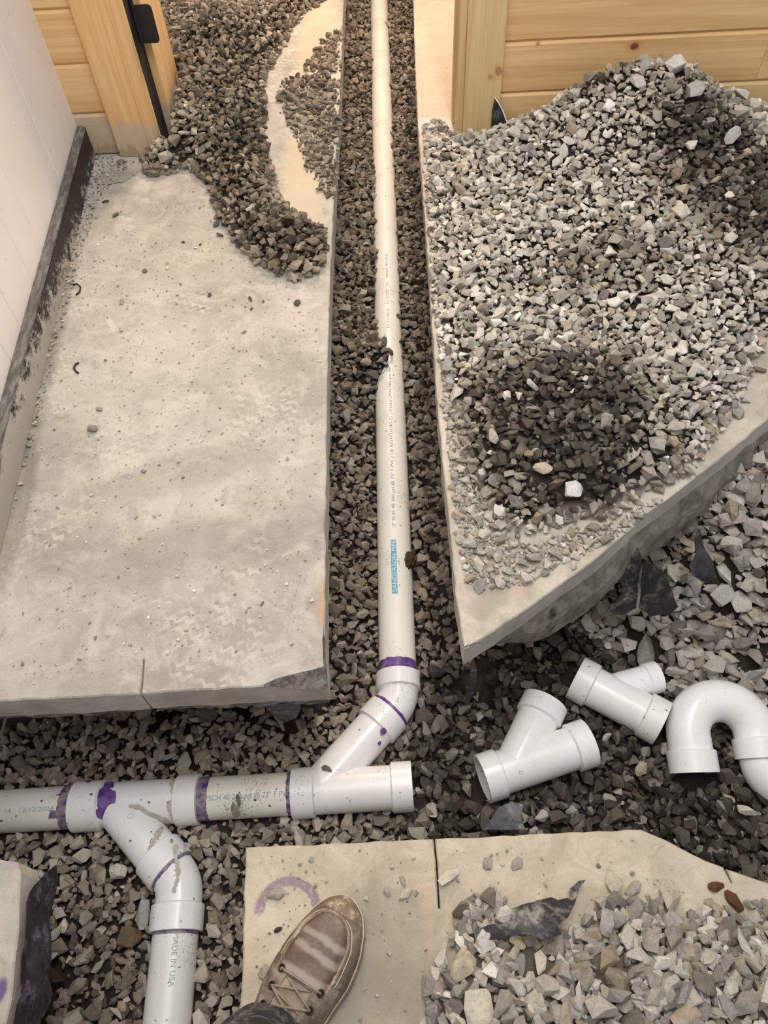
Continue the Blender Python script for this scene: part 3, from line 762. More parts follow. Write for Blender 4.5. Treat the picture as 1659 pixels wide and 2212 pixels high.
feature('near', 1165, 2080, .03, .016, (204, 196, 180), 'pale three-cornered stone just below the crumpled plastic scrap')
feature('near', 1118, 2035, .03, .013, (190, 176, 148), 'small rounded yellowish stone touching the lower edge of the plastic scrap')
feature('near', 1310, 2075, .03, .021, (146, 132, 110), 'brownish tan block in the near gravel')
feature('near', 1000, 2085, .03, .022, (176, 166, 146), 'long tan box-shaped stone at the edge of the near gravel')
feature('heap', 1240, 1062, .03, .026, (216, 216, 214), 'whitish chunk standing on the lower rim of the wet dark patch', sq=(.8, 1, .9))
feature('heap', 1172, 1012, .03, .020, (190, 178, 156), 'square beige stone inside the wet dark patch of the heap')
feature('heap', 1094, 855, .04, .014, (222, 218, 208), 'small white stone at the upper left of the wet dark patch')
feature('heap', 1150, 832, .04, .019, (200, 196, 186), 'light grey tilted stone above the wet dark patch')
feature('heap', 985, 850, .03, .024, (204, 198, 188), 'wide pale stone near the trench edge of the big heap')
feature('heap', 1462, 140, .22, .035, (210, 208, 204), 'biggest whitish rock on the crest of the big heap', sq=(.9, .9, 1.0))
feature('heap', 1380, 170, .22, .032, (196, 194, 190), 'pale grey rock on the crest beside the dark wet stones')
feature('heap', 1395, 142, .24, .022, (160, 158, 154), 'grey rounded rock on the crest of the heap against the boards')
feature('heap', 1500, 195, .2, .036, (186, 184, 180), 'grey blocky rock on the far side of the heap crest')
feature('heap', 1580, 297, .15, .030, (202, 198, 190), 'wide flat pale stone on the dark upper flank of the heap')
feature('heap', 1495, 310, .14, .021, (220, 216, 206), 'white stone on the dark upper flank of the heap')
feature('heap', 1575, 422, .1, .013, (232, 226, 210), 'small bright white stone in the dark damp part of the heap')
feature('heap', 1218, 328, .1, .022, (200, 198, 194), 'pale round stone in the middle of the heap')
feature('heap', 1200, 612, .05, .021, (196, 190, 178), 'tall pale stone on the lower middle of the heap')
feature('heap', 1440, 605, .05, .018, (206, 200, 188), 'long light stone on the right flank of the heap')
feature('drypit', 1398, 1400, -.38, .047, (140, 136, 128), 'big grey flat rock behind the loose reducing fitting', sq=(1, .8, .75), tilt=.15)
feature('drypit', 1375, 1345, -.36, .026, (190, 184, 172), 'pale upright rock below the square of black plastic')
feature('rightpit', 1612, 1752, -.44, .021, (214, 208, 192), 'white chunk on the wet gravel by the right edge', sq=(1, .8, .8))
feature('rightpit', 1385, 1662, -.44, .018, (176, 160, 138), 'tan stone on the wet dark gravel below the trap')
feature('rightpit', 1010, 1707, -.44, .018, (150, 142, 128), 'grey brown stone just past the open end of the glued wye')
feature('rightpit', 1075, 1385, -.44, .020, (160, 156, 148), 'grey stone under the tip of the pointed slab')
feature('drypit', 1570, 1235, -.2, .034, (200, 196, 186), 'long pale flat stone beside the strip of black plastic', sq=(1, .55, .5))
feature('drypit', 1560, 1288, -.25, .031, (190, 186, 176), 'large pale angular rock in the bright gravel at the right')
feature('drypit', 1600, 1300, -.25, .028, (196, 190, 180), 'second large pale rock in the bright gravel, next to the frame edge')
feature('drypit', 1630, 1420, -.3, .026, (150, 146, 138), 'grey rock above the white trap bend')
feature('leftpit', 307, 1975, -.42, .028, (176, 174, 166), 'large pale broken stone left of the lower pipe', sq=(1, .85, .8))
feature('leftpit', 282, 2025, -.42, .026, (112, 96, 74), 'brown rounded cobble left of the lower pipe', wet=.3)
feature('leftpit', 255, 1885, -.42, .021, (206, 202, 188), 'white egg-shaped stone in the gravel below the first wye')
feature('leftpit', 178, 1850, -.42, .019, (196, 190, 172), 'pale stone near the tip of the black plastic')
feature('leftpit', 115, 2110, -.42, .026, (62, 50, 38), 'dark brown stone beside the black plastic', wet=.4)
feature('leftpit', 212, 2085, -.42, .019, (176, 166, 144), 'long cream pebble between black plastic and lower pipe', sq=(1, .5, .55))
feature('leftpit', 138, 2000, -.42, .013, (226, 220, 200), 'small bright cream stone right of the black plastic')
feature('leftpit', 117, 2017, -.42, .016, (190, 188, 172), 'small grey-white block right of the black plastic')
feature('leftpit', 400, 1645, -.42, .020, (186, 180, 164), 'pale wedge stone behind the trunk pipe')
feature('leftpit', 345, 1630, -.42, .018, (176, 170, 158), 'light stone in the gravel under the front of the left slab')
feature('leftpit', 690, 1557, -.42, .015, (196, 188, 168), 'cream stone beside the upper elbow')
# lone stones on the bare concrete
LONE = [(643, 654, .0125, (86, 80, 72), 'largest dark stone lying alone on the bare left slab'), (541, 646, .0115, (92, 84, 76), 'tall dark stone lying alone on the left slab'),
        (543, 667, .006, (80, 74, 66), 'small dark stone just under the tall lone one on the left slab'), (453, 637, .008, (84, 78, 72), 'small dark stone alone in the middle of the left slab'),
        (568, 651, .006, (110, 104, 96), 'tiny grey stone between the two lone dark stones'), (263, 652, .011, (150, 145, 138), 'grey dusty stone on the left slab near the black baseboard'),
        (528, 717, .007, (120, 112, 104), 'little brown-grey stone right of the middle of the left slab'), (396, 523, .006, (74, 68, 62), 'dark speck of stone below the left heap'),
        (433, 528, .006, (76, 70, 64), 'second dark speck of stone below the left heap'), (467, 484, .013, (100, 94, 86), 'flat dark stone at the left heap edge'),
        (475, 508, .012, (104, 98, 90), 'grey stone fallen from the lower left heap edge'), (312, 585, .009, (108, 102, 94), 'dark crumb of concrete near the baseboard'),
        (250, 463, .012, (104, 98, 92), 'brown-grey stone on the slab near the cracked corner'), (262, 350, .016, (112, 104, 96), 'dark blocky stone on the cracked corner by the door trim'),
        (228, 436, .013, (100, 92, 84), 'long dark stone near the far end of the baseboard'), (200, 925, .014, (134, 128, 120), 'rough grey crumb of concrete on the left slab'),
        (310, 1017, .007, (140, 134, 140), 'small grey stone with dark rim low on the left slab'), (566, 1304, .006, (120, 112, 100), 'round brown pebble near the front of the left slab'),
        (215, 884, .010, (150, 146, 138), 'flat grey flake on the left slab'), (640, 605, .009, (84, 78, 70), 'dark stone at the tip of the left heap'),
        (1064, 1256, .007, (120, 114, 106), 'small dark stone on the pointed slab'), (1240, 1222, .010, (176, 168, 154), 'flat pale flake on the pointed slab'),
        (875, 1932, .014, (176, 168, 150), 'pear-shaped beige stone on the slab above the shoe'), (870, 1902, .008, (150, 142, 128), 'small round stone above the pear-shaped one'),
        (968, 1893, .019, (196, 188, 172), 'long pale shard beside the saw cut'), (1053, 1865, .010, (140, 134, 126), 'small dark three-cornered stone on the slab above the gravel'),
        (1117, 1866, .011, (150, 144, 134), 'lone grey stone on the slab in front of the black scrap'), (1327, 1913, .018, (172, 166, 150), 'smooth oval grey stone on the clear part of the slab'),
        (1370, 1920, .015, (150, 144, 134), 'upright grey stone next to the smooth oval one'), (1446, 1934, .022, (166, 158, 142), 'large smooth beige stone at the edge of the near gravel'),
        (1548, 1915, .014, (88, 58, 34), 'small rust-brown stone on the slab'), (1586, 1945, .016, (76, 52, 32), 'larger rust-brown stone on the slab'),
        (596, 1930, .014, (150, 142, 136), 'crumbled grey lump on the purple primer arc'), (570, 2100, .010, (140, 134, 124), 'small grey crumb left of the shoe'),
        (601, 2008, .007, (60, 56, 50), 'black crumbs cluster left of the shoe'), (835, 1927, .008, (150, 144, 132), 'small grey stone right above the shoe toe'),
        (1640, 800, .016, (120, 108, 92), 'brown stone lying on the pointed slab at the frame edge')]
for i, (a, b, r, colr, lb) in enumerate(LONE):
    p = at(a, b, r * .3); p.z = 0
    clear_round('near', p, r * 1.1)
    long_ = 'long' in lb or 'tall' in lb or 'pear' in lb
    put_stone('stone', lb, 'stone', p, r, S(*colr), .2 if 'dark' in lb else 0, .15, None, None, (1, .6, .7) if long_ else (1, .9, .75), 300 + i)

def on_pipe(px, py, r, colr, lb, i):
    p = at(px, py, PZ + RO + r * .5); p.z = PZ + RO - .002
    put_stone('stone', lb, 'stone', p, r, S(*colr), .1, .15, None, None, (1, .9, .7), 600 + i)
for i, q in enumerate([(836, 338, .014, (96, 88, 80), 'dark stone on the far part of the long pipe'), (829, 393, .008, (84, 78, 70), 'small dark stone on the long pipe, second from the doorway'),
        (831, 472, .014, (62, 58, 54), 'flat blackish stone lying on the long pipe'), (835, 717, .009, (104, 96, 88), 'small stone on the long pipe just above the gravel slide'),
        (838, 742, .013, (110, 102, 92), 'grey stone on the long pipe at the top of the gravel slide'), (838, 768, .014, (104, 98, 90), 'brown-grey stone at the edge of the gravel slide'),
        (841, 787, .012, (120, 112, 102), 'grey stone on the long pipe just below the gravel slide'), (514, 1727, .013, (112, 106, 98), 'dark grey stone sitting on the short trunk pipe'),
        (508, 1748, .017, (124, 118, 108), 'larger grey stone leaning on the front of the short trunk pipe'), (705, 1660, .013, (104, 98, 90), 'dark stone resting in the notch of the glued wye')]):
    on_pipe(*q, i)
# ---- pick the single stones that show largest and make each an object; the rest becomes bulk
ZONES = {'trench': ('grey-brown crushed stone in the trench beside the long white pipe', 'trench gravel beside the long pipe'),
         'leftpit': ('grey-brown crushed stone around the lower white branch pipe', 'gravel around the branch pipe'),
         'rightpit': ('crushed stone in the pit around the loose white fittings', 'pit gravel around the loose fittings'),
         'drypit': ('bright dry crushed stone by the frame edge', 'bright dry stones right of the pointed slab'),
         'heap': ('pale crushed stone in the big heap against the boards', 'crushed stones of the big heap'),
         'left': ('dark crushed stone in the heap by the door trim', 'crushed stones of the door heap'),
         'near': ('beige crushed stone heaped on the near slab right of the shoe', 'crushed stones on the near slab'),
         'fringe': ('pale stone chip at the trench edge of the pointed slab', 'stone chips along the pointed slab'),
         'left_fine': ('small dark stone strewn over the sandy strip of the left slab', 'small stones on the sandy strip')}
BW, BH = 415, 553
buf = np.full((BH, BW), -1, np.int32); zb = np.full((BH, BW), 1e9, np.float32); ids = []
scale = BW / W_PX
for key in ZONES:
    o = G[key]; q = o.p - np.array(CAM); Zc = q @ np.array(FW)
    u = (PP[0] + F_PX * (q @ np.array(R_)) / Zc) * scale; v = (PP[1] + F_PX * (q @ np.array(D_)) / Zc) * scale
    rr = o.r * .78 * F_PX / Zc * scale
    for i in np.nonzero((u > -3) & (u < BW + 3) & (v > -3) & (v < BH + 3) & (Zc > .1))[0]:
        x0, x1, y0, y1 = max(0, int(u[i] - rr[i])), min(BW - 1, int(u[i] + rr[i])), max(0, int(v[i] - rr[i])), min(BH - 1, int(v[i] + rr[i]))
        if x1 < x0 or y1 < y0: continue
        sub = zb[y0:y1 + 1, x0:x1 + 1]; mk = sub > Zc[i] - o.r[i]
        sub[mk] = Zc[i] - o.r[i]; buf[y0:y1 + 1, x0:x1 + 1][mk] = len(ids)
        ids.append((key, i))
cnt = np.bincount(buf[buf >= 0], minlength=len(ids)); best = np.argsort(-cnt)[:230]
take = {k_: [] for k_ in ZONES}
for b in best: take[ids[b][0]].append(ids[b][1])
MARKS = [('the brown shoe', 690, 2080), ('the saw cut', 943, 1900), ('the crumpled plastic scrap', 1140, 1990), ('the black plastic sheet', 80, 2020), ('the lower pipe', 375, 2130), ('the lower elbow', 385, 1900),
         ('the first wye', 290, 1750), ('the short trunk pipe', 530, 1715), ('the far end of the trunk pipe', 60, 1750), ('the open end of the glued wye', 890, 1700), ('the nearest loose wye', 1160, 1610), ('the reducing wye', 1330, 1510), ('the trap bend', 1540, 1560), ('the pointed slab tip', 1000, 1440),
         ('the heap crest', 1400, 150), ('the right door trim', 1040, 260), ('the wet heap patch', 1230, 930), ('the large pale flat stone', 1035, 2182), ('the tan block', 1310, 2075), ('the rust-brown stones', 1570, 1930), ('the left slab front', 300, 1530),
         ('the upper elbow', 860, 1520), ('the square black plastic', 1410, 1290), ('the narrow plastic strip', 1510, 1220), ('the brown cobble', 282, 2025), ('the near slab corner', 535, 1835), ('the left door trim', 290, 320), ('the long pipe lettering', 850, 1225), ('the grey plastic scrap', 1085, 1775)]
def describe(o, i):
    q = o.p[i] - np.array(CAM); Zc = q @ np.array(FW)
    u = PP[0] + F_PX * (q @ np.array(R_)) / Zc; v = PP[1] + F_PX * (q @ np.array(D_)) / Zc
    nm, mx, my = min(MARKS, key=lambda m_: math.hypot(m_[1] - u, m_[2] - v)); dx, dy = u - mx, v - my; dist = math.hypot(dx, dy)
    lum = float(o.C[i][:3].mean()); tone = 'blackish' if lum < .07 else 'dark grey' if lum < .15 else 'mid-grey' if lum < .26 else 'light grey' if lum < .40 else 'pale'
    if o.C[i][0] > o.C[i][2] * 1.55: tone += ' brown'
    V = TEMPL[o.T[i]][0]; ex = np.sort(V.max(0) - V.min(0)); shp = 'flat' if ex[0] / ex[1] < .62 else 'long' if ex[1] / ex[2] < .74 else 'blocky'
    siz = 'big' if o.r[i] > .019 else 'middling' if o.r[i] > .0145 else 'small'
    if abs(dy) > abs(dx) * 2: way = 'below' if dy > 0 else 'above'
    elif abs(dx) > abs(dy) * 2: way = 'right of' if dx > 0 else 'left of'
    else: way = ('lower' if dy > 0 else 'upper') + (' right of' if dx > 0 else ' left of')
    return f"{siz} {tone} {shp} stone {'just ' if dist < 70 else ''}{way} {nm}", dist
TEXT = {}; rank = {}
for b in best:
    t_, d_ = describe(G[ids[b][0]], ids[b][1]); rank.setdefault(t_, []).append((d_, ids[b]))
ORD = ['nearest to it', 'second nearest to it', 'third nearest to it', 'fourth nearest to it', 'fifth nearest to it', 'sixth nearest to it', 'seventh nearest to it', 'eighth nearest to it']
for t_, lst in rank.items():
    for j, (d_, idd) in enumerate(sorted(lst)): TEXT[idd] = t_ if len(lst) == 1 else f'{t_}, {ORD[min(j, 7)]}'
SINGLES = []
for key, lst in take.items():
    if not lst: continue
    o = G[key]; lb, gr = ZONES[key]
    for i in lst:
        t = o.T[i]; ob = bpy.data.objects.new('stone', TEMPL[t][2]); COL.objects.link(ob)
        mt = Matrix((o.R[i] * o.r[i]).tolist()).to_4x4(); mt.translation = Vector(o.p[i]); ob.matrix_world = mt
        ob.color = tuple(float(v) for v in o.C[i]); tag(ob, TEXT[(key, i)], 'stone', gr)
    mk = np.ones(len(o.p), bool); mk[lst] = False; cut(o, mk)
core = (*S(44, 38, 32), .3)  # dark surface colour stands for the shade in the gaps between stones
def stuff(name, label, keys, extra=None):
    o = link(name, pile_mesh(name, [G[k_] for k_ in keys], extra), M['stuff'])
    return tag(o, label, 'gravel', kind='stuff')
stuff('gravel', 'damp grey-brown gravel filling the trench and pit around the pipes', ['trench', 'leftpit', 'rightpit', 'drypit'],
      grid_surface((-1.1, 1.5, -.25, 4.7), .02, lambda x, y: bed(x, y) - .004, open_ground, core))
stuff('gravel_heap', 'big heap of pale crushed stone piled against the pine boards', ['heap', 'fringe'],
      grid_surface((.05, 1.66, .7, 2.28), .02, lambda x, y: h_heap(x, y) - .002, lambda P: (sdist(HEAP, P) > .02) & (P[:, 1] < 2.285), core))
stuff('gravel_heap', 'darker gravel heap spilling over the left slab from the doorway', ['left', 'left_fine'],
      grid_surface((-1.0, -.1, 1.5, 3.95), .02, lambda x, y: h_left(x, y) - .002, lambda P: (sdist(LH, P) > .015) & ((P[:, 0] > -.67) | (P[:, 1] < 2.27) | ((P[:, 1] > 2.66) & (P[:, 0] > -.94))), core))
stuff('gravel', 'beige gravel spread over the near slab right of the shoe', ['near'],
      grid_surface((-.05, .75, -.42, .3), .02, lambda x, y: h_near(x, y) - .002, lambda P: sdist(NG, P) > .02, (*S(98, 91, 80), .1)))  # core colour paler here, still tinted for shade between the stones
stuff('concrete_grit', 'fine concrete crumbs strewn over the bare left slab', ['grit', 'grit2'])
stuff('concrete_grit', 'fine dark crumbs strewn around the shoe on the near slab', ['grit3'])

# ------------------------------------------------------------------ pipe parts
def hub_prof(t0, t1, back):
    """fitting socket from its mouth t0 to its shoulder t1 (distances along the axis)"""
    s = 1 if t1 > t0 else -1
    return [(t0, RO + .0008), (t0, HR - .0008), (t0 + s * .0008, HR), (t1 - s * .003, HR), (t1, RO + .0034), (t1 + s * .001, RO + .0005)] + \
           ([(t1 + s * .001, RI), (t0 + s * .04, RI), (t0 + s * .04, RO + .0008)] if back else [])
def hub(parent, o, d, t0, t1, mat, rs=1.0):
    bm = bmesh.new(); pr = [(t, r * rs) for t, r in hub_prof(t0, t1, True)]
    add_lathe(bm, o, d, pr, 44); return from_bm('hub', bm, mat, parent, .6)
def tube(name, parent, o, d, t0, t1, r, mat, wall=.0055, seg=44):
    bm = bmesh.new(); add_lathe(bm, o, d, [(t0, r), (t1, r), (t1, r - wall), (t0, r - wall)], seg)
    return from_bm(name, bm, mat, parent, .6)
def patch(name, parent, o, d, nrm, outline, r, mat, thick=.0007, step=.004):
    """thin film on a pipe: outline in (distance along axis, arc length round the pipe from nrm)"""
    o, d = Vector(o), Vector(d).normalized(); nrm = Vector(nrm); nrm = (nrm - d * nrm.dot(d)).normalized(); s = d.cross(nrm)
    bm = bmesh.new(); vs = [bm.verts.new((a, b, 0)) for a, b in outline]
    f = bm.faces.new(vs); bmesh.ops.triangulate(bm, faces=[f])
    for _ in range(3):
        es = [e for e in bm.edges if e.calc_length() > step * 2.2]
        if not es: break
        bmesh.ops.subdivide_edges(bm, edges=es, cuts=1); bmesh.ops.triangulate(bm, faces=bm.faces)
    for v in bm.verts:
        a, b = v.co.x, v.co.y; ph = b / r
        v.co = o + d * a + (nrm * math.cos(ph) + s * math.sin(ph)) * (r + thick)
    return from_bm(name, bm, mat, parent, 9)
def band(parent, o, d, t0, t1, r, mat, seed, lo=-2.0, hi=2.0, rag=.004, nrm=(0, 0, 1), name='primer_band'):
    """ragged ring of primer round the upper side of a pipe"""
    rs = random.Random(seed); n = 26; A = []; B = []
    for i in range(n + 1):
        b = (lo + (hi - lo) * i / n) * r
        A.append((t0 + rag * (mnoise.noise(Vector((i * .45, seed, 0))) + rs.uniform(-.35, .35)), b))
        B.append((t1, b))
    return patch(name, parent, o, d, nrm, A + B[::-1], r, mat)
def disc_outline(a, b, ra, rb, seed, n=18, rag=.18):
    rs = random.Random(seed)
    return [(a + ra * math.cos(t) * (1 + rs.uniform(-rag, rag)), b + rb * math.sin(t) * (1 + rs.uniform(-rag, rag))) for t in [2 * math.pi * i / n for i in range(n)]]
def lettering(parent, body, o, d, nrm, t0, t1, v0, r, mat, height=None, thick=.0009, flip=1, name='lettering'):
    """print along a pipe: runs from t0 to t1 along d, letters' feet at arc length v0"""
    cu = bpy.data.curves.new('lettering', 'FONT'); cu.body = body; cu.size = 1.0; cu.resolution_u = 3
    to = bpy.data.objects.new('lettering_tmp', cu); COL.objects.link(to)
    dg = bpy.context.evaluated_depsgraph_get(); dg.update()
    me = bpy.data.meshes.new_from_object(to.evaluated_get(dg)); bpy.data.objects.remove(to); bpy.data.curves.remove(cu)
    n = len(me.vertices); co = np.empty(n * 3, np.float32); me.vertices.foreach_get('co', co); co = co.reshape(-1, 3)
    w = co[:, 0].max(); sx = (t1 - t0) / w; sy = height / .72 if height else abs(sx)
    o, d = Vector(o), Vector(d).normalized(); nrm = Vector(nrm); nrm = (nrm - d * nrm.dot(d)).normalized(); s = nrm.cross(d)
    out = []
    for x, y, _ in co:
        a = t0 + x * sx; ph = (v0 + y * sy) / r * flip
        out.append(o + d * a + (nrm * math.cos(ph) + s * math.sin(ph)) * (r + thick))
    me.vertices.foreach_set('co', np.array([tuple(v) for v in out], np.float32).ravel()); me.update()
    return link(name, me, mat, parent)
def ring_mark(parent, o, d, nrm, a, b, r, rad=.004):
    o, d = Vector(o), Vector(d).normalized(); nrm = Vector(nrm); nrm = (nrm - d * nrm.dot(d)).normalized(); s = d.cross(nrm)
    bm = bmesh.new(); pts = []
    for i in range(17):
        t = 2 * math.pi * i / 16; aa, bb = a + rad * math.cos(t), b + rad * math.sin(t); ph = bb / r
        pts.append(o + d * aa + (nrm * math.cos(ph) + s * math.sin(ph)) * (r + .0002))
    add_sweep(bm, pts, .0005, 6, False); return from_bm('mould_mark', bm, M['seam'], parent, 9)

UP = Vector((0, 0, 1))
run = empty('drain_pipe', (-.2, .44, PZ - RO)); tag(run, 'glued white PVC drain line lying in the trench, with purple primer at its joints', 'pipe')
def to_cam(p): return (CAM - Vector(p)).normalized()
# long pipe up the trench
ldir = (TOP_END - ELB_B).normalized()
lp = tube('pipe', run, ELB_B, ldir, .055, (TOP_END - ELB_B).length, RO, M['pipe'])
lp['label'] = 'long white pipe running up the trench to the doorway'
hubL0, hubL1 = .066, .026                    # socket of the upper elbow on the long pipe
b = band(lp, ELB_B, ldir, .092, .066, RO, M['primer'], 3, -2.2, 2.2, .003); b['label'] = 'bright purple primer ring'
def t_on(px, py, o=ELB_B, d=ldir, r=RO):
    p = at(px, py, PZ + r * .97); return (p - o).dot(d)
vL = .006
ta, tb = t_on(852, 1281), t_on(850, 1170)
ol = [(ta - .003, -.0085), (tb + .003, -.0085), (tb + .003, .0055), (ta - .003, .0055)]
patch('lettering', lp, ELB_B, ldir, to_cam(ELB_B + ldir * .4), [(a, b_) for a, b_ in ol], RO, M['ink_blue'], .0006, .006)
CN = to_cam(ELB_B + ldir * .4)
lettering(lp, 'SANDERSON PIPE', ELB_B, ldir, CN, ta, tb, -.0038, RO, M['ink_white'], .0108, .0013)
lettering(lp, '3" SCH 40 260 psi @ 73° F PVC1120 ASTM-D1785-21 / D2665-DWV NSF-pw-dwv', ELB_B, ldir, CN, t_on(850, 1140), t_on(842, 795), -.0045, RO, M['ink_grey'], .0085)
lettering(lp, '12/12/2024    03:35PM    D    MADE IN USA', ELB_B, ldir, CN, t_on(838, 715), t_on(832, 556), -.0045, RO, M['ink_faded'], .0085)

def elbow(corner, d_in, d_out, mat, t_in, t_out, ext, R=.075):
    """bend in the pipe run; d_in and d_out point away from the corner"""
    e = empty('elbow', (0, 0, 0), run); e.matrix_parent_inverse = Matrix.Translation(-run.location)
    d_in, d_out = Vector(d_in).normalized(), Vector(d_out).normalized()
    ang = d_in.angle(d_out); half = ang / 2; tl = R / math.tan(half)
    a0, a1 = corner + d_in * tl, corner + d_out * tl
    bis = (d_in + d_out).normalized(); c = corner + bis * (R / math.sin(half))
    u = (a0 - c).normalized(); n_ = u.cross((a1 - c).normalized()).normalized(); v = n_.cross(u)
    sw = math.pi - ang
    pts = [corner + d_in * (t_in)] + arc(c, R, u, v, 0, sw, 14) + [corner + d_out * t_out]
    bm = bmesh.new(); add_sweep(bm, pts, RO + .0018, 44, False); from_bm('bend', bm, mat, e, .6)
    return e
br = (BR_B - ELB_B).normalized()
el = elbow(ELB_B, ldir, br, M['fit'], .03, .052, 0)
hub(el, ELB_B, ldir, hubL0, hubL1, M['fit'])
ring_mark(el, ELB_B, ldir, to_cam(ELB_B), -.012, -.004, RO + .0020)
def wye_run(o, d, L, bd, bt, bl, mat, hubs, hubmat=None):
    w = empty('wye', (0, 0, 0), run); w.matrix_parent_inverse = Matrix.Translation(-run.location)
    bm = bmesh.new()
    add_lathe(bm, o, d, [(.03, RO + .0018), (L - .03, RO + .0018), (L - .03, RI), (.03, RI)], 48)
    add_lathe(bm, Vector(o) + Vector(d) * bt, bd, [(0, RO + .0016), (bl - .03, RO + .0020), (bl - .03, RI), (0, RI)], 48)
    from_bm('body', bm, mat, w, .6)
    hub(w, o, d, 0, hubs[0], mat); hub(w, o, d, L, L - hubs[1], hubmat or mat)
    hub(w, Vector(o) + Vector(d) * bt, bd, bl, bl - hubs[2], mat)
    return w
# wye with the upward branch (right end open)
wb0 = on_trunk(-.258); LB = (TR1 - wb0).length
btB = (BR_B - wb0).length; blB = (ELB_B - BR_B).length - .034
bdB = (ELB_B - BR_B).normalized()
wy = wye_run(wb0, TRD, LB, bdB, btB, blB, M['fit'], (.05, .046, .047))
for (px, py, ra, nm) in ((829, 1579, .0075, 1), (823, 1605, .0045, 2)):
    q = at(px, py, PZ + HR * .9); a = (q - BR_B).dot(bdB)
    cn = to_cam(BR_B + bdB * a); s_ = bdB.cross((cn - bdB * cn.dot(bdB)).normalized()); bb = (q - BR_B).dot(s_)
    pt = patch('primer_spot', wy, BR_B, bdB, cn, disc_outline(a, bb, ra, ra, nm, 20, .1), HR, M['primer'], .0005)
b2 = band(el, BR_B, bdB, blB + .0085, blB - .001, RO + .0020, M['primer'], 8, -1.9, 1.9, .0015)
# short pipe between the wyes
sp = tube('pipe', run, wb0, TRD, -.215, .02, RO, M['trunk'])
wa0 = on_trunk(-.728); wa1 = on_trunk(-.458); LA = (wa1 - wa0).length
CT = to_cam(on_trunk(-.36))
band(sp, wa1, TRD, .024, .001, RO, M['primer_dull'], 12, -1.7, 1.6, .0035)
band(sp, wb0, TRD, -.009, 0, RO, M['primer_dull'], 14, -1.5, 1.7, .003)
tq = lambda px, py: (at(px, py, PZ + RO * .97) - wb0).dot(TRD)
lettering(sp, 'SCH 40 260 psi @ 73° F PVC', wb0, TRD, CT, tq(450, 1722), tq(628, 1712), -.004, RO, M['ink_grey'], .011, flip=1)
# wye with the downward branch
bdA = (ELB_A - BR_A).normalized(); btA = (BR_A - wa0).length; blA = (ELB_A - BR_A).length - .03
wya = wye_run(wa0, TRD, LA, bdA, btA, blA, M['fit'], (.062, .05, .05))
def film(px, par, o, d, r, mat, name, outl=None):
    """thin stain on a pipe, outline given by photo pixels on the pipe's upper side"""
    o, d = Vector(o), Vector(d).normalized(); cn = to_cam(o); n_ = (cn - d * cn.dot(d)).normalized(); s_ = d.cross(n_); pts = []; dn = []
    for (a0, b0), (a1, b1) in zip(px, px[1:] + px[:1]):
        kk = max(1, int(math.hypot(a1 - a0, b1 - b0) / 2.5))
        for i in range(kk):
            a, b_ = a0 + (a1 - a0) * i / kk, b0 + (b1 - b0) * i / kk; am = (4.5 if name == 'mud_smear' else 2.6) if len(px) > 9 or name == 'mud_smear' else .5
            dn.append((a + am * mnoise.noise(Vector((a * .21, b_ * .21, 1))), b_ + am * mnoise.noise(Vector((a * .21, b_ * .21, 9)))))
    for a, b_ in dn:
        rd = ray(a, b_); w = CAM - o                                  # meet the ray with the cylinder
        rp = rd - d * rd.dot(d); wp = w - d * w.dot(d)
        A, B, C_ = rp.dot(rp), 2 * rp.dot(wp), wp.dot(wp) - r * r
        dis = max(B * B - 4 * A * C_, 0); t = (-B - math.sqrt(dis)) / (2 * A); q = CAM + rd * t - o
        pts.append((q.dot(d), math.atan2(q.dot(s_), q.dot(n_)) * r))
    return patch(name, par, o, d, n_, pts, r, mat, .0007)
film([(228, 1690), (247, 1688), (245, 1700), (238, 1704), (250, 1710), (250, 1722), (249, 1745), (248, 1765), (240, 1778), (228, 1774), (212, 1766), (206, 1757), (211, 1744), (210, 1725), (213, 1708), (223, 1700)],
     wya, wa0, TRD, RO + .0020, M['primer'], 'primer_spot')
film([(276, 1737), (300, 1739), (325, 1752), (345, 1762), (362, 1768), (372, 1780), (365, 1786), (340, 1773), (318, 1762), (298, 1749), (280, 1744)], wya, wa0, TRD, RO + .0021, M['mud'], 'mud_smear')
film([(367, 1690), (378, 1683), (377, 1730), (378, 1778), (366, 1762), (360, 1740), (370, 1722)], wya, wa0, TRD, RO + .0021, M['mud'], 'mud_smear')
film([(340, 1790), (355, 1785), (350, 1800), (335, 1820), (325, 1838), (318, 1838), (328, 1815), (334, 1800)], wya, BR_A, bdA, RO + .0021, M['mud'], 'mud_smear')
for (px, py, rr_) in ((190, 1687, 6), (197, 1716, 3.5), (322, 1733, 3.5), (305, 1728, 2), (282, 1816, 2.5), (327, 1797, 2), (173, 1722, 1.5), (262, 1771, 2), (180, 1750, 1.5)):
    film([(px + rr_ * math.cos(t), py + rr_ * .8 * math.sin(t)) for t in [i * .7 for i in range(9)]], wya, wa0 if py < 1780 else BR_A, TRD if py < 1780 else bdA, HR if px < 215 else RO + .0021, M['primer_dull'], 'primer_spot')
ring_mark(wya, BR_A, bdA, to_cam(BR_A), .062, -.006, RO + .0020, .0055)
# left run of the trunk
tp = tube('pipe', run, wa0, TRD, -.62, .02, RO, M['trunk'])
band(tp, wa0, TRD, -.022, 0, RO, M['primer_dull'], 21, -1.7, 1.6, .004)
film([(162, 1790), (140, 1785), (130, 1776), (124, 1768), (108, 1766), (104, 1768), (108, 1756), (106, 1750), (124, 1752), (128, 1740), (140, 1733), (146, 1745), (164, 1755)], tp, wa0, TRD, RO + .0002, M['primer_dull'], 'primer_spot')
tq2 = lambda px, py: (at(px, py, PZ + RO * .97) - wa0).dot(TRD)
lettering(tp, '14   12/12/2024', wa0, TRD, to_cam(on_trunk(-.8)), tq2(8, 1750), tq2(116, 1744), -.004, RO, M['ink_faded'], .0095, flip=1)
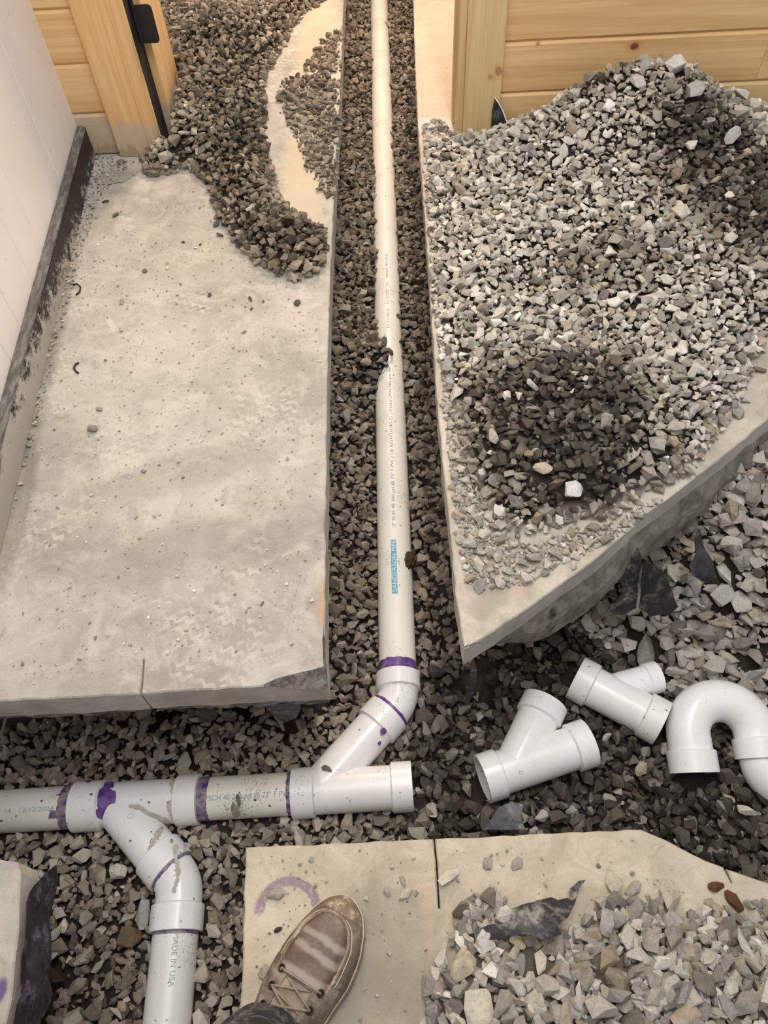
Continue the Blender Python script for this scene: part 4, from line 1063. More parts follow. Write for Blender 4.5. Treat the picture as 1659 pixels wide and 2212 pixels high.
# lower elbow and pipe
lowd = (LOW_END - ELB_A).normalized()
ea = elbow(ELB_A, (BR_A - ELB_A), lowd, M['fit'], .05, .04, 0)
hub(ea, ELB_A, lowd, .090, .040, M['fit'])
band(ea, BR_A, bdA, blA + .006, blA, RO + .0020, M['primer_dull'], 31, -1.7, 2.0, .002)
film([(372, 1828), (385, 1822), (384, 1850), (390, 1880), (384, 1905), (378, 1930), (372, 1926), (380, 1895), (378, 1860)], ea, ELB_A, lowd, RO + .0021, M['mud'], 'mud_smear')
for (px, py, rr_) in ((371, 1815, 3.5), (357, 1821, 3), (356, 1862, 3.5), (361, 1884, 5), (400, 1826, 4)):
    film([(px + rr_ * math.cos(t), py + rr_ * 1.1 * math.sin(t)) for t in [i * .7 for i in range(9)]], ea, ELB_A, lowd, RO + .0021, M['mud'] if py > 1870 else M['primer_dull'], 'primer_spot')
pl = tube('pipe', run, ELB_A, lowd, .075, (LOW_END - ELB_A).length, RO, M['pipe_side'])
band(pl, ELB_A, lowd, .096, .09, RO, M['primer_dull'], 33, -1.6, 1.6, .0012)
t_low = lambda px, py: (at(px, py, PZ + RO * .97) - ELB_A).dot(lowd)
lettering(pl, 'MADE IN USA', ELB_A, lowd, to_cam(ELB_A + lowd * .2), t_low(375, 2014), t_low(370, 2132), -.004, RO, M['ink_faded'], .0105, flip=1)

# ------------------------------------------------------------------ loose fittings
def loose_wye(name, label, a, bpt, branch_at, branch_end, rb, mat, mats_hub=None, z=PZ):
    """a, bpt: the two mouths of the through run; branch leaves it at branch_at and ends at branch_end"""
    a, bpt, c, e = (Vector((p[0], p[1], z)) for p in (a, bpt, branch_at, branch_end))
    d = (bpt - a).normalized(); L = (bpt - a).length; bt = (c - a).dot(d); c = a + d * bt
    bd = (e - c).normalized(); bl = (e - c).length; k_ = rb / RO
    w = empty(name, (c.x, c.y, z - HR)); tag(w, label, 'pipe fitting')
    bm = bmesh.new()
    add_lathe(bm, a, d, [(.03, RO + .0018), (L - .03, RO + .0018), (L - .03, RI), (.03, RI)], 52)
    add_lathe(bm, c, bd, [(0, rb + .0015), (bl - .026, rb + .0020), (bl - .026, rb * .88), (0, rb * .88)], 52)
    from_bm('body', bm, mat, w, .6)
    mh = mats_hub or [mat] * 3
    hub(w, a, d, 0, .043, mh[0]); hub(w, a, d, L, L - .043, mh[1])
    bm = bmesh.new(); hl = .043 * (.75 if k_ < .9 else 1)
    add_lathe(bm, c, bd, [(t, r * k_) for t, r in hub_prof(bl, bl - hl, True)], 44); from_bm('hub', bm, mh[2], w, .6)
    return w, a, d, c, bd
W1 = loose_wye('pipe_wye', 'loose white PVC wye lying nearest the glued line, two equal wide arms', at2(1042, 1683, PZ), at2(1272, 1604, PZ), at2(1112, 1660, PZ), at2(1178, 1517, PZ), RO, M['fitnew'])
ring_mark(W1[0], W1[1], W1[2], to_cam(W1[1]), .075, .012, RO + .0020, .0035)
bm = bmesh.new(); add_box(bm, (-.004, -.0022, -.003), (.004, .0022, .003), .0008)      # small moulding nub low on its side
n1 = from_bm('mould_nub', bm, M['fitnew'], W1[0]); nb = at(1177, 1687, PZ - .02); n1.matrix_world = Matrix.Translation(nb) @ Matrix.Rotation(math.atan2(W1[2].y, W1[2].x), 4, 'Z')
W2 = loose_wye('reducing_wye', 'loose white PVC wye with a thinner side arm touching the bend', at2(1243, 1463, PZ), at2(1430, 1563, PZ), at2(1300, 1494, PZ), at2(1421, 1462, PZ), .0315, M['fitnew'], [M['fitdirt'], M['fitdirt'], M['fitnew']])
n2 = n1.copy(); COL.objects.link(n2); n2.parent = W2[0]; nb = at(1312, 1556, PZ - .02); n2.matrix_world = Matrix.Translation(nb) @ Matrix.Rotation(math.atan2(W2[2].y, W2[2].x), 4, 'Z')
n3 = n1.copy(); COL.objects.link(n3); n3.parent = wy; nb = on_trunk(-.127) + Vector((0, -RO * .93, -.018)); n3.matrix_world = Matrix.Translation(nb)

# U-bend trap: half-circle bend, a socket on each leg, and an elbow on the far leg
pt = empty('trap_bend', (.685, .53, PZ - HR)); tag(pt, 'white PVC trap, a half-circle bend joined to an elbow, at the right frame edge', 'pipe fitting')
TL = Matrix.Rotation(math.radians(14), 4, 'X')
def trap_part(name, bm): 
    for v in bm.verts: v.co = pt.location + Vector((0, 0, HR)) + (TL @ v.co)
    return from_bm(name, bm, M['fitnew'], pt, .6)
UR = .0735
bm = bmesh.new(); ptsU = [Vector((-UR, -.03, 0))] + arc((0, .012, 0), UR, (-1, 0, 0), (0, 1, 0), 0, math.pi, 28) + [Vector((UR, -.02, 0))]
add_sweep(bm, ptsU, RO + .0018, 48, False); trap_part('bend', bm)
bm = bmesh.new(); add_lathe(bm, (-UR, 0, 0), (0, -1, 0), hub_prof(.066, .018, True), 48); trap_part('hub', bm)
bm = bmesh.new(); add_lathe(bm, (UR, 0, 0), (0, -1, 0), hub_prof(.040, -.004, True), 48); trap_part('hub', bm)
bm = bmesh.new(); add_sweep(bm, [Vector((UR, -.02, 0)), Vector((UR, -.042, 0))] + arc((UR + .062, -.046, 0), .062, (-1, 0, 0), (0, -1, 0), 0, math.pi / 2, 16) + [Vector((UR + .10, -.108, 0))], RO, 44, False); trap_part('elbow', bm)

# ------------------------------------------------------------------ walls, boards, door trim, baseboard
PINE = [wood('pine_board', 0), wood('pine_board_knotty', 0, knots=[((.705, 0, .243), .011, .9), ((.43, 0, .262), .005, .6), ((.70, 0, .288), .006, .6)]),
        wood('pine_board_dusty', 0, (196, 158, 108), (222, 186, 136), dust=.14), wood('pine_board_pale', 0, (206, 178, 124), (230, 204, 152), scale=.7)]
CAS_L = wood('pine_trim_dusted', 2, (220, 175, 117), (237, 200, 143), dust=.11); CAS_R = wood('pine_trim_knot', 2, (204, 176, 126), (224, 198, 146), knots=[((.322, 0, .20), .012, .5), ((.30, 0, .185), .008, .35)])
YW = 2.32
def board(parent, x0, x1, z0, z1, mat, y=YW):
    """tongue-and-groove board: eased upper edge and a shadow gap beneath it"""
    pr = [(y, z0), (y - .0125, z0), (y - .016, z0 + .0035), (y - .016, z1 - .012), (y - .0115, z1 - .0045), (y - .0085, z1 - .0035), (y - .0085, z1), (y, z1)]
    bm = bmesh.new(); A = [bm.verts.new((x0, a, b_)) for a, b_ in pr]; B = [bm.verts.new((x1, a, b_)) for a, b_ in pr]
    n = len(pr)
    for i in range(n): bm.faces.new((A[i], A[(i + 1) % n], B[(i + 1) % n], B[i]))
    bm.faces.new(A); bm.faces.new(B[::-1])
    return from_bm('board', bm, mat, parent)
bm = bmesh.new(); add_box(bm, (-1.02, YW, .0), (-.72, YW + .11, 2.4)); 
wl = from_bm('wall_back', bm, PINE[0]); tag(wl, 'short pine-boarded wall left of the doorway', kind='structure')
bm = bmesh.new(); add_box(bm, (.235, YW, .0), (1.75, YW + .11, 2.4))
wr = from_bm('wall_back', bm, PINE[0]); tag(wr, 'pine-boarded wall behind the big gravel heap', kind='structure')
zs = [0.003, .132] + [.132 + .140 * i for i in range(1, 16)]
for i, (z0, z1) in enumerate(zip(zs, zs[1:])):
    board(wl, -.99, -.72, z0 + .0005, z1, PINE[2] if i == 0 else PINE[0])
    if i == 0:
        board(wr, .24, .93, z0 + .0005, z1, PINE[0]); b_ = board(wr, .931, 1.74, z0 + .0005, z1, PINE[3])
    elif i == 1:
        board(wr, .24, 1.085, z0 + .0005, z1, PINE[1]); board(wr, 1.086, 1.74, z0 + .0005, z1, PINE[0])
    else: board(wr, .24, 1.74, z0 + .0005, z1, PINE[i % 2])
def casing(name, label, x0, x1, edge, mat):
    """flat trim board with a stepped, rounded edge towards the opening (edge = -1 or 1)"""
    y0, yb = YW - .034, YW - .0005
    xo, xi = (x0, x1) if edge > 0 else (x1, x0); w = abs(x1 - x0)
    s = edge
    pr = [(xo, yb), (xo, y0 + .002), (xo + s * .002, y0), (xo + s * w * .62, y0), (xo + s * w * .64, y0 + .003), (xo + s * w * .72, y0 + .003), (xo + s * w * .74, y0 + .0005),
          (xo + s * w * .84, y0), (xo + s * w * .93, y0 + .003), (xo + s * w * .985, y0 + .010), (xi, y0 + .02), (xi, yb)]
    bm = bmesh.new(); A = [bm.verts.new((a, b_, .002)) for a, b_ in pr]; B = [bm.verts.new((a, b_, 2.2)) for a, b_ in pr]; n = len(pr)
    for i in range(n): bm.faces.new((A[i], A[(i + 1) % n], B[(i + 1) % n], B[i]))
    bm.faces.new(A); bm.faces.new(B[::-1])
    o = from_bm(name, bm, mat); tag(o, label, kind='structure'); return o
casing('trim_1', 'pine door trim with a dusty grey foot, left of the doorway', -.848, -.712, 1, CAS_L)
bm = bmesh.new(); add_box(bm, (.226, YW - .030, .002), (.334, YW - .0005, 2.2), .002)
tag(from_bm('trim_2', bm, CAS_R), 'pine door trim with a knot, right of the doorway', kind='structure')
# jambs: left has a plain dark strip with a black hinge leaf, right is stepped
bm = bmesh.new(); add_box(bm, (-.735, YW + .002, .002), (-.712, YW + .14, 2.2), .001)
k = NT('dark_gap_strip'); M['gap'] = k.out(S(34, 24, 18), .8)
j0 = from_bm('trim_3', bm, M['gap']); tag(j0, 'dark strip in the door gap behind the left trim', kind='structure')
bm = bmesh.new(); add_box(bm, (-.722, YW + .085, .002), (-.690, YW + .30, 2.2), .0015)
j1 = from_bm('trim_4', bm, CAS_L); tag(j1, 'pine door jamb behind the dark gap on the left', kind='structure')
k = NT('black_metal'); M['blackmetal'] = k.out(S(22, 21, 22), .45, k.bump(k.noise(300, 2), .05, .001))
hg = empty('hinge', (-.70, YW + .06, .33)); tag(hg, 'black metal hinge plate with rounded corners on the left jamb', 'hinge')
bm = bmesh.new(); add_sweep(bm, [(-.706, YW + .052, .292), (-.706, YW + .052, .402)], .006, 14)
from_bm('barrel', bm, M['blackmetal'], hg, .7)
bm = bmesh.new(); ol = []
for cx, cz, a0 in ((.032, .038, 0), (-.022, .044, 90), (-.022, -.044, 180), (.032, -.038, 270)):
    for i in range(5):
        t = math.radians(a0 + i * 22.5); q_ = .012 if cx > 0 else .004
        ol.append((-.684 + cx - .012 + q_ * math.cos(t), .338 + cz + q_ * math.sin(t)))
A = [bm.verts.new((a, YW + .048, b_)) for a, b_ in ol]; B = [bm.verts.new((a, YW + .051, b_)) for a, b_ in ol]; n = len(ol)
bm.faces.new(A); bm.faces.new(B[::-1])
for i in range(n): bm.faces.new((A[i], A[(i + 1) % n], B[(i + 1) % n], B[i]))
from_bm('leaf', bm, M['blackmetal'], hg)
bm = bmesh.new(); add_box(bm, (.206, YW - .018, .002), (.226, YW + .03, 2.2), .003); add_box(bm, (.214, YW + .028, .002), (.234, YW + .075, 2.2), .003); add_box(bm, (.200, YW + .07, .002), (.236, YW + .12, 2.2), .003)
tag(from_bm('trim_5', bm, CAS_R, smooth=None), 'stepped pine jamb at the right side of the doorway', kind='structure')
# hall beyond the doorway
k = NT('hall_paint'); M['hall'] = k.out(S(226, 220, 212), .7)
bm = bmesh.new(); add_box(bm, (-1.06, 3.3, .0), (-.955, 5.2, 2.4)); tag(from_bm('wall_hall', bm, M['hall']), 'white wall of the hall beyond the doorway', kind='structure')
bm = bmesh.new(); add_box(bm, (-.965, 3.28, .0), (-.935, 3.34, 2.2), .002); tag(from_bm('trim_6', bm, CAS_L), 'pine corner trim in the hall beyond the doorway', kind='structure')
bm = bmesh.new(); add_box(bm, (-1.3, 5.2, .0), (1.75, 5.3, 2.4)); tag(from_bm('wall_far', bm, M['hall']), 'far white wall of the hall', kind='structure')

# white panelled wall on the left, slightly skew to the trench
WB0, WB1 = Vector((-.957, 2.32, 0)), Vector((-.720, -.68, 0))
wdir = (WB1 - WB0).normalized(); wn = Vector((-wdir.y, wdir.x, 0))
if wn.x < 0: wn = -wn
k = NT('white_panel')
c = k.mix(k.ramp(k.noise(2.5, 4), .35, .7), S(238, 231, 225), S(245, 241, 237))
st = k.noise(1.0, 5, .7, vec=k.mapping(scale=(30, 30, 9)))
c = k.mix(k.ramp(st, .66, .74, 0, .5), c, S(190, 180, 170))
c = k.mix(k.ramp(k.noise(1.0, 3, .6, vec=k.mapping(scale=(85, 85, 26), loc=(3, 1, 2))), .70, .75, 0, .8), c, S(120, 108, 98))
M['white'] = k.out(c, .45, k.bump(st, .03, .002))
k = NT('panel_joint'); M['joint'] = k.out(S(168, 158, 150), .7)
wall = None
def wpt(s, off, z): return WB0 + wdir * s + wn * off + Vector((0, 0, z))
bm = bmesh.new(); vs = [bm.verts.new(wpt(s, o_, z)) for z in (0, 2.4) for s, o_ in ((0, -.11), (0, -.0045), (3.02, -.0045), (3.02, -.11))]
for q in ((0, 1, 2, 3), (4, 5, 6, 7), (0, 1, 5, 4), (1, 2, 6, 5), (2, 3, 7, 6), (3, 0, 4, 7)): bm.faces.new([vs[i] for i in q])
wall = from_bm('wall_left', bm, M['joint']); tag(wall, 'white panelled wall with scuffs, left of the slab', kind='structure')
def s_at(px, py):                                                    # distance along the wall of a point seen at a pixel, at baseboard-top height
    r = ray(px, py); n_ = wn; t = (WB0 - CAM).dot(n_) / r.dot(n_); return (CAM + r * t - WB0).dot(wdir)
seams = [0.0, s_at(150, 442), s_at(101, 560), s_at(81, 627), s_at(53, 722), s_at(33, 795)]
while seams[-1] < 2.9: seams.append(seams[-1] + .17)
seams[-1] = 3.02
for a, b_ in zip(seams, seams[1:]):
    if b_ - a < .02: continue
    bm = bmesh.new(); g_ = .0011; vs = [bm.verts.new(wpt(s, o_, z)) for z in (.004, 2.4) for s, o_ in ((a + g_, -.0045), (a + g_, -.0012), (a + g_ + .0012, 0), (b_ - g_ - .0012, 0), (b_ - g_, -.0012), (b_ - g_, -.0045))]
    n = 6
    for i in range(n): bm.faces.new((vs[i], vs[(i + 1) % n], vs[n + (i + 1) % n], vs[n + i]))
    bm.faces.new(vs[:n]); bm.faces.new(vs[n:][::-1])
    from_bm('panel', bm, M['white'], wall)
# black baseboard: ledge on top, scuffed face
k = NT('black_baseboard')
dd = k.mapping(rot=(0, 0, 0), scale=(1, 1, 1))
nn = k.noise(1.0, 7, .8, vec=k.mapping(scale=(70, 22, 30)))
sx = k.n('ShaderNodeSeparateXYZ'); k.L(k.obj, sx.inputs[0])
near = k.math('ADD', k.ramp(sx.outputs[1], 2.2, .8, -.10, .20), k.ramp(sx.outputs[2], .085, .0, -.03, .16))
c = k.mix(k.ramp(k.math('ADD', nn, near), .52, .66), S(30, 27, 26), S(168, 163, 156))
M['base'] = k.out(c, .5, k.bump(nn, .2, .003))
k = NT('baseboard_cap'); nn = k.noise(1.0, 6, .75, vec=k.mapping(scale=(90, 16, 30)))
c = k.mix(k.ramp(nn, .42, .72), S(78, 76, 75), S(140, 137, 132)); M['cap'] = k.out(c, .4)
def strip(name, prof, mat, parent, s0=.0, s1=3.0, nseg=40):
    bm = bmesh.new(); rows = []
    for i in range(nseg + 1):
        s = s0 + (s1 - s0) * i / nseg; wob = .0012 * mnoise.noise(Vector((s * 9, 0, 0)))
        rows.append([bm.verts.new(wpt(s, o_ + (wob if o_ > .001 else 0), z)) for o_, z in prof])
    n = len(prof)
    for A, B in zip(rows, rows[1:]):
        for j in range(n): bm.faces.new((A[j], A[(j + 1) % n], B[(j + 1) % n], B[j]))
    bm.faces.new(rows[0]); bm.faces.new(rows[-1][::-1])
    return from_bm(name, bm, mat, parent, .7)
bb = strip('baseboard_left', [(.0005, .002), (.0005, .088), (.022, .086), (.024, .082), (.0245, .03), (.026, .002)], M['base'], None)
tag(bb, 'scuffed black baseboard along the white wall', kind='structure')
strip('cap_strip', [(.0008, .0885), (.0008, .0945), (.010, .0955), (.0235, .0915), (.0255, .088), (.024, .0865)], M['cap'], bb)

# ------------------------------------------------------------------ plastic sheets and scraps
def sheet(name, label, px, mat, amp=.006, z=None, seed=0, thick=.0012, cuts=3, over=.004, side=0.0):
    """crumpled film: px = (x, y[, height]) photo outline on the surface it lies on"""
    P = []
    for q in px:
        zz = q[2] if len(q) > 2 else z
        P.append(at(q[0], q[1], zz) + Vector((side, 0, 0)))
    bm = bmesh.new(); f = bm.faces.new([bm.verts.new(p) for p in P])
    bmesh.ops.triangulate(bm, faces=[f])
    for _ in range(cuts):
        es = [e for e in bm.edges if e.calc_length() > .009]
        if not es: break
        bmesh.ops.subdivide_edges(bm, edges=es, cuts=1); bmesh.ops.triangulate(bm, faces=bm.faces)
    bm.normal_update()
    for v in bm.verts:
        q = v.co * 26; k_ = mnoise.noise(q + Vector((seed, 0, 0))); k2 = mnoise.noise(v.co * 90 + Vector((0, seed, 0)))
        v.co += Vector((.15 * k_, .15 * k2, .5 + k_ * .9 + .35 * k2)) * amp + Vector((0, 0, over))
    r = bmesh.ops.solidify(bm, geom=bm.faces[:], thickness=thick)
    o = from_bm(name, bm, mat, None, 1.2); return tag(o, label, 'plastic sheet')
sheet('plastic_sheet', 'black plastic sheet hanging over the edge of the small corner slab, purple stained', [(108, 1870, -.088), (112, 1900, -.092), (103, 1945, -.088), (93, 1990, -.09), (97, 2030, -.092), (98, 2070, -.096), (90, 2110, -.096), (100, 2150, -.1), (90, 2180, -.1), (70, 2212, -.085), (60, 2260, -.08), (8, 2260, -.006),
      (14, 2212, -.008), (27, 2150, -.008), (32, 2080, -.006), (42, 2010, -.006), (43, 1950, -.008), (62, 1915, -.03), (85, 1890, -.06)], M['plastic_purple'], .006, seed=1, over=.006, side=.013)
sheet('plastic_scrap', 'crumpled dusty black plastic scrap on the near gravel', [(1025, 2010, .035), (1050, 2000, .045), (1085, 1998, .05), (1110, 1985, .05), (1105, 1965, .04), (1150, 1952, .035), (1190, 1940, .03), (1205, 1948, .03), (1230, 1942, .02), (1228, 1922, .012), (1248, 1905, .008), (1262, 1903, .006), (1250, 1922, .01),
      (1240, 1955, .03), (1225, 1985, .045), (1200, 2000, .05), (1210, 2020, .045), (1170, 2032, .045), (1130, 2018, .05), (1090, 2030, .045), (1050, 2032, .04), (1028, 2030, .035)], M['plastic_dusty'], .008, seed=4, over=.006)
sheet('plastic_sheet', 'square of black plastic with white specks hanging under the pointed slab', [(1383, 1228, -.16), (1408, 1232, -.17), (1432, 1248, -.2), (1442, 1280, -.24), (1458, 1322, -.3), (1440, 1338, -.31), (1395, 1340, -.3), (1375, 1325, -.28), (1378, 1270, -.2)], M['plastic'], .008, seed=7, over=.02)
sheet('plastic_sheet', 'narrow strip of black plastic among the bright stones', [(1490, 1155, -.14), (1500, 1160, -.14), (1510, 1195, -.17), (1530, 1235, -.19), (1538, 1262, -.21), (1518, 1275, -.22), (1490, 1262, -.2), (1478, 1240, -.19), (1492, 1215, -.17), (1490, 1185, -.15)], M['plastic'], .006, seed=9, over=.03)
sheet('plastic_sheet', 'dusty torn black plastic clinging to the bank under the pointed slab', [(1340, 1210, -.13), (1372, 1190, -.12), (1382, 1215, -.14), (1375, 1260, -.2), (1372, 1320, -.28), (1340, 1335, -.31), (1300, 1338, -.32), (1318, 1310, -.28), (1340, 1290, -.23)], M['plastic_dusty'], .008, seed=12, over=.012)
sheet('plastic_scrap', 'grey translucent plastic scrap behind the beige slab', [(1040, 1800, -.40), (1060, 1775, -.42), (1075, 1752, -.42), (1100, 1740, -.42), (1128, 1745, -.42), (1122, 1770, -.42), (1130, 1800, -.40)], M['plastic_grey'], .007, seed=15, over=.025)
sheet('plastic_scrap', 'thin shred of clear plastic hanging from the pointed slab tip', [(1016, 1450, -.1), (1030, 1446, -.1), (1028, 1475, -.2), (1022, 1500, -.3), (1010, 1525, -.38), (1003, 1518, -.38), (1012, 1490, -.28)], M['plastic_grey'], .004, seed=18, over=0)
sheet('plastic_scrap', 'dark plastic flap under the front edge of the left slab', [(570, 1522, -.14), (648, 1518, -.14), (650, 1530, -.2), (640, 1552, -.3), (615, 1560, -.34), (595, 1548, -.3), (578, 1532, -.2)], M['plastic_grey'], .005, seed=21, over=0)
sheet('plastic_scrap', 'dark torn plastic hanging below the left slab front, nearer the wall', [(420, 1535, -.14), (470, 1532, -.14), (468, 1550, -.22), (450, 1562, -.3), (430, 1555, -.26)], M['plastic'], .005, seed=23, over=0)
def at_y(px, py, Y): r = ray(px, py); return CAM + r * (Y / r.y)
bm = bmesh.new(); vs = [bm.verts.new(at_y(*q)) for q in ((1069, 212, 2.285), (1076, 222, 2.28), (1086, 240, 2.275), (1096, 268, 2.26), (1062, 275, 2.275), (1064, 240, 2.285))]
f_ = bm.faces.new(vs); bmesh.ops.triangulate(bm, faces=[f_]); bmesh.ops.solidify(bm, geom=bm.faces[:], thickness=.002)
tag(from_bm('paper_scrap', bm, M['plastic']), 'torn black paper sticking up at the foot of the right door trim', 'scrap')
bm = bmesh.new(); add_sweep(bm, [at_y(*q) for q in ((1069, 211, 2.28), (1076, 221, 2.275), (1086, 239, 2.27), (1096, 267, 2.255))], .0018, 6)
from_bm('torn_edge', bm, M['ink_white'], bpy.data.objects['paper_scrap'])

# dried brown clump on the trench gravel, bent strip on the slab
k = NT('brown_clump'); c = k.mix(k.ramp(k.noise(160, 5, .7), .35, .7), S(46, 32, 16), S(92, 70, 40)); M['clump'] = k.out(c, .9, k.bump(k.noise(200, 5), .8, .004))
bm = bmesh.new(); bmesh.ops.create_icosphere(bm, subdivisions=4, radius=1)
cp = at(882, 1212, -.385)
for v in bm.verts:
    n_ = 1 + .35 * mnoise.noise(v.co * 2.4) + .22 * mnoise.noise(v.co * 7) + .12 * mnoise.noise(v.co * 16)
    x_, y_ = v.co.x * .017 * n_, v.co.y * .027 * n_
    v.co = cp + Vector((x_ * .92 + y_ * .38, -x_ * .38 * -1 + y_ * .92 - 2 * x_ * .38, v.co.z * .013 * n_))
tag(from_bm('dirt_clump', bm, M['clump'], None, 9), 'brown crumbly dirt clump leaning on the long pipe', 'dirt')
bm = bmesh.new(); cpt = [at(a, b_, .003) for a, b_ in ((170, 783), (163, 787), (160, 794), (162, 800), (169, 806))]
add_sweep(bm, cpt, .0024, 8); tag(from_bm('bent_strip', bm, M['blackmetal'], None, 9), 'small curved dark strip lying on the left slab', 'scrap')
bm = bmesh.new(); cpt = [at(a, b_, z_) for a, b_, z_ in ((155, 616, .003), (166, 613, .006), (174, 620, .006), (172, 630, .005), (164, 637, .003))]
add_sweep(bm, cpt, .0022, 8); tag(from_bm('bent_strip', bm, M['blackmetal'], None, 9), 'curled dark strip lying against the black baseboard', 'scrap')
bm = bmesh.new(); a_, b_ = at(14, 1542, -.09), at(0, 1600, -.3); add_sweep(bm, [a_, a_.lerp(b_, .5), b_], .0022, 8)
k = NT('grey_wire'); M['wire'] = k.out(S(150, 146, 138), .5)
tag(from_bm('wire', bm, M['wire'], None, 9), 'thin grey wire poking out under the left slab front', 'wire')

# ------------------------------------------------------------------ person: the shoe and trouser leg that show
def leather(name, dark, mid, light, dust):
    k = NT(name)
    c = k.mix(k.ramp(k.noise(22, 6, .65), .35, .68), S(*dark), S(*mid))
    c = k.mix(k.ramp(k.noise(34, 6, .7, vec=k.mapping(loc=(2, 1, 3))), .5, .7, 0, dust), c, S(*light))
    c = k.mix(k.ramp(k.noise(240, 3, .6), .58, .7, 0, .35), c, S(*light))
    return k.out(c, .55, k.bump(k.noise(220, 5, .7), .2, .002, k.bump(k.noise(30, 4), .15, .004)), .4)
M['upper'] = leather('brown_leather', (88, 75, 65), (124, 110, 98), (172, 161, 147), .6)
def creased(name):
    k = NT(name)
    c = k.mix(k.ramp(k.noise(26, 6, .65), .35, .68), S(86, 68, 60), S(112, 92, 82))
    g = k.n('ShaderNodeNewGeometry'); dv = k.n('ShaderNodeVectorMath', operation='DOT_PRODUCT'); k.L(g.outputs['Position'], dv.inputs[0])
    dv.inputs[1].default_value = (-.49, -.872, 0)
    w = k.math('ADD', dv.outputs['Value'], k.math('MULTIPLY', k.math('SUBTRACT', k.noise(30, 4), .5), .016))
    for cc, wd in ((-.038, .0075), (-.018, .007), (.012, .010)):
        c = k.mix(k.math('MULTIPLY', k.ramp(k.math('ABSOLUTE', k.math('SUBTRACT', w, cc)), wd, wd * .2), .65), c, S(164, 154, 142))
    c = k.mix(k.ramp(k.noise(45, 6, .7), .5, .74, 0, .5), c, S(160, 148, 134))
    return k.out(c, .5, k.bump(k.noise(220, 5, .7), .2, .002), .4)
M['toe'] = leather('dusty_toe_leather', (110, 92, 74), (150, 134, 114), (206, 192, 168), .95)
M['plug'] = creased('creased_vamp_leather')
M['sole'] = leather('shoe_sole_rubber', (112, 98, 84), (146, 132, 116), (186, 174, 156), .6)
M['lace'] = leather('tan_lace', (122, 109, 94), (146, 132, 116), (172, 160, 144), .4)
k = NT('eyelet_metal'); M['eyelet'] = k.out(S(58, 52, 46), .4); k.b.inputs['Metallic'].default_value = .6
M['stitch'] = leather('pale_stitching', (176, 160, 138), (196, 182, 160), (210, 198, 178), .3)
toe = Vector((-.0985, .1755, 0)); sa = Vector((.49, .872, 0)).normalized(); ss = Vector((sa.y, -sa.x, 0))   # ss = wearer's right
SLEN = .305
def s_half(t):      # half widths (left, right) of the sole outline at t = 0 toe .. 1 heel
    w = [(0, 0, 0), (.012, .014, .017), (.04, .026, .030), (.08, .035, .040), (.14, .043, .049), (.22, .050, .056), (.32, .055, .058), (.45, .053, .052), (.6, .045, .041), (.75, .040, .037), (.9, .037, .036), (.97, .028, .028), (1, 0, 0)]
    for (a, l0, r0), (b_, l1, r1) in zip(w, w[1:]):
        if t <= b_:
            f = (t - a) / (b_ - a); f = f * f * (3 - 2 * f) if 0 < a < .9 else f ** .6 if a == 0 else f
            return l0 + (l1 - l0) * f, r0 + (r1 - r0) * f
    return 0, 0
def s_pt(t, u, z):  # u sideways, metres
    return toe - sa * (SLEN * t) + ss * u + Vector((0, 0, z))
def top_h(t):       # height of the upper along its ridge
    w = [(0, .030), (.03, .042), (.1, .054), (.2, .060), (.3, .064), (.4, .072), (.5, .086), (.6, .1), (.7, .105), (.85, .1), (1, .085)]
    for (a, h0), (b_, h1) in zip(w, w[1:]):
        if t <= b_: f = (t - a) / (b_ - a); return h0 + (h1 - h0) * f
    return .085
TS = [0.0015, .006, .014, .025, .04, .06, .085, .115, .15, .19, .23, .28, .33, .38, .43, .48, .54, .6, .66, .73, .8, .87, .93, .97, .99, .9985]
def up_pt(t, q, off=0.0):
    """surface of the upper; q = -1 left welt .. 0 ridge .. 1 right welt"""
    l, r = s_half(t); w = (l if q < 0 else r) - .004; w = max(w, .001)
    h = top_h(t) - .024
    a = abs(q) * math.pi / 2
    e = .62                                                        # box-like cross section
    u = w * math.sin(a) ** .8 * (1 if q >= 0 else -1); z = .024 + h * max(math.cos(a), 0) ** e
    if t > .5: z = min(z, .024 + h)
    n = Vector((0, 0, 1)) * math.cos(a) + ss * (math.sin(a) * (1 if q >= 0 else -1))
    return s_pt(t, u, z) + n * off
person = empty('person', toe - sa * .15); tag(person, 'brown dusty lace-up leather shoe and dark speckled trouser leg of a standing person', 'person')
# sole
bm = bmesh.new(); rings = []
for z, k_ in ((0.0005, .985), (.004, 1.0), (.018, 1.0), (.0225, .99), (.024, .96)):
    ring = []
    for t in TS: ring.append(s_pt(t, -s_half(t)[0] * k_, z))
    for t in TS[::-1]: ring.append(s_pt(t, s_half(t)[1] * k_, z))
    rings.append([bm.verts.new(p) for p in ring])
n = len(rings[0])
for A, B in zip(rings, rings[1:]):
    for i in range(n): bm.faces.new((A[i], A[(i + 1) % n], B[(i + 1) % n], B[i]))
bm.faces.new(rings[0]); bm.faces.new(rings[-1][::-1])
shoe = empty('shoe', (0, 0, 0), person); shoe.matrix_parent_inverse = Matrix.Translation(-person.location)
from_bm('sole', bm, M['sole'], shoe, .8)
# upper (toe band dusty, plug red-brown)
bm = bmesh.new(); QN = 28; grid = []
for t in TS: grid.append([bm.verts.new(up_pt(t, -1 + 2 * j / QN)) for j in range(QN + 1)])
for i in range(len(TS) - 1):
    for j in range(QN):
        f = bm.faces.new((grid[i][j], grid[i][j + 1], grid[i + 1][j + 1], grid[i + 1][j])); tc = (TS[i] + TS[i + 1]) / 2; qc = -1 + 2 * (j + .5) / QN
        f.material_index = 1 if tc < .10 and qc > -.75 else 0
from_bm('upper', bm, [M['upper'], M['toe']], shoe, 9)
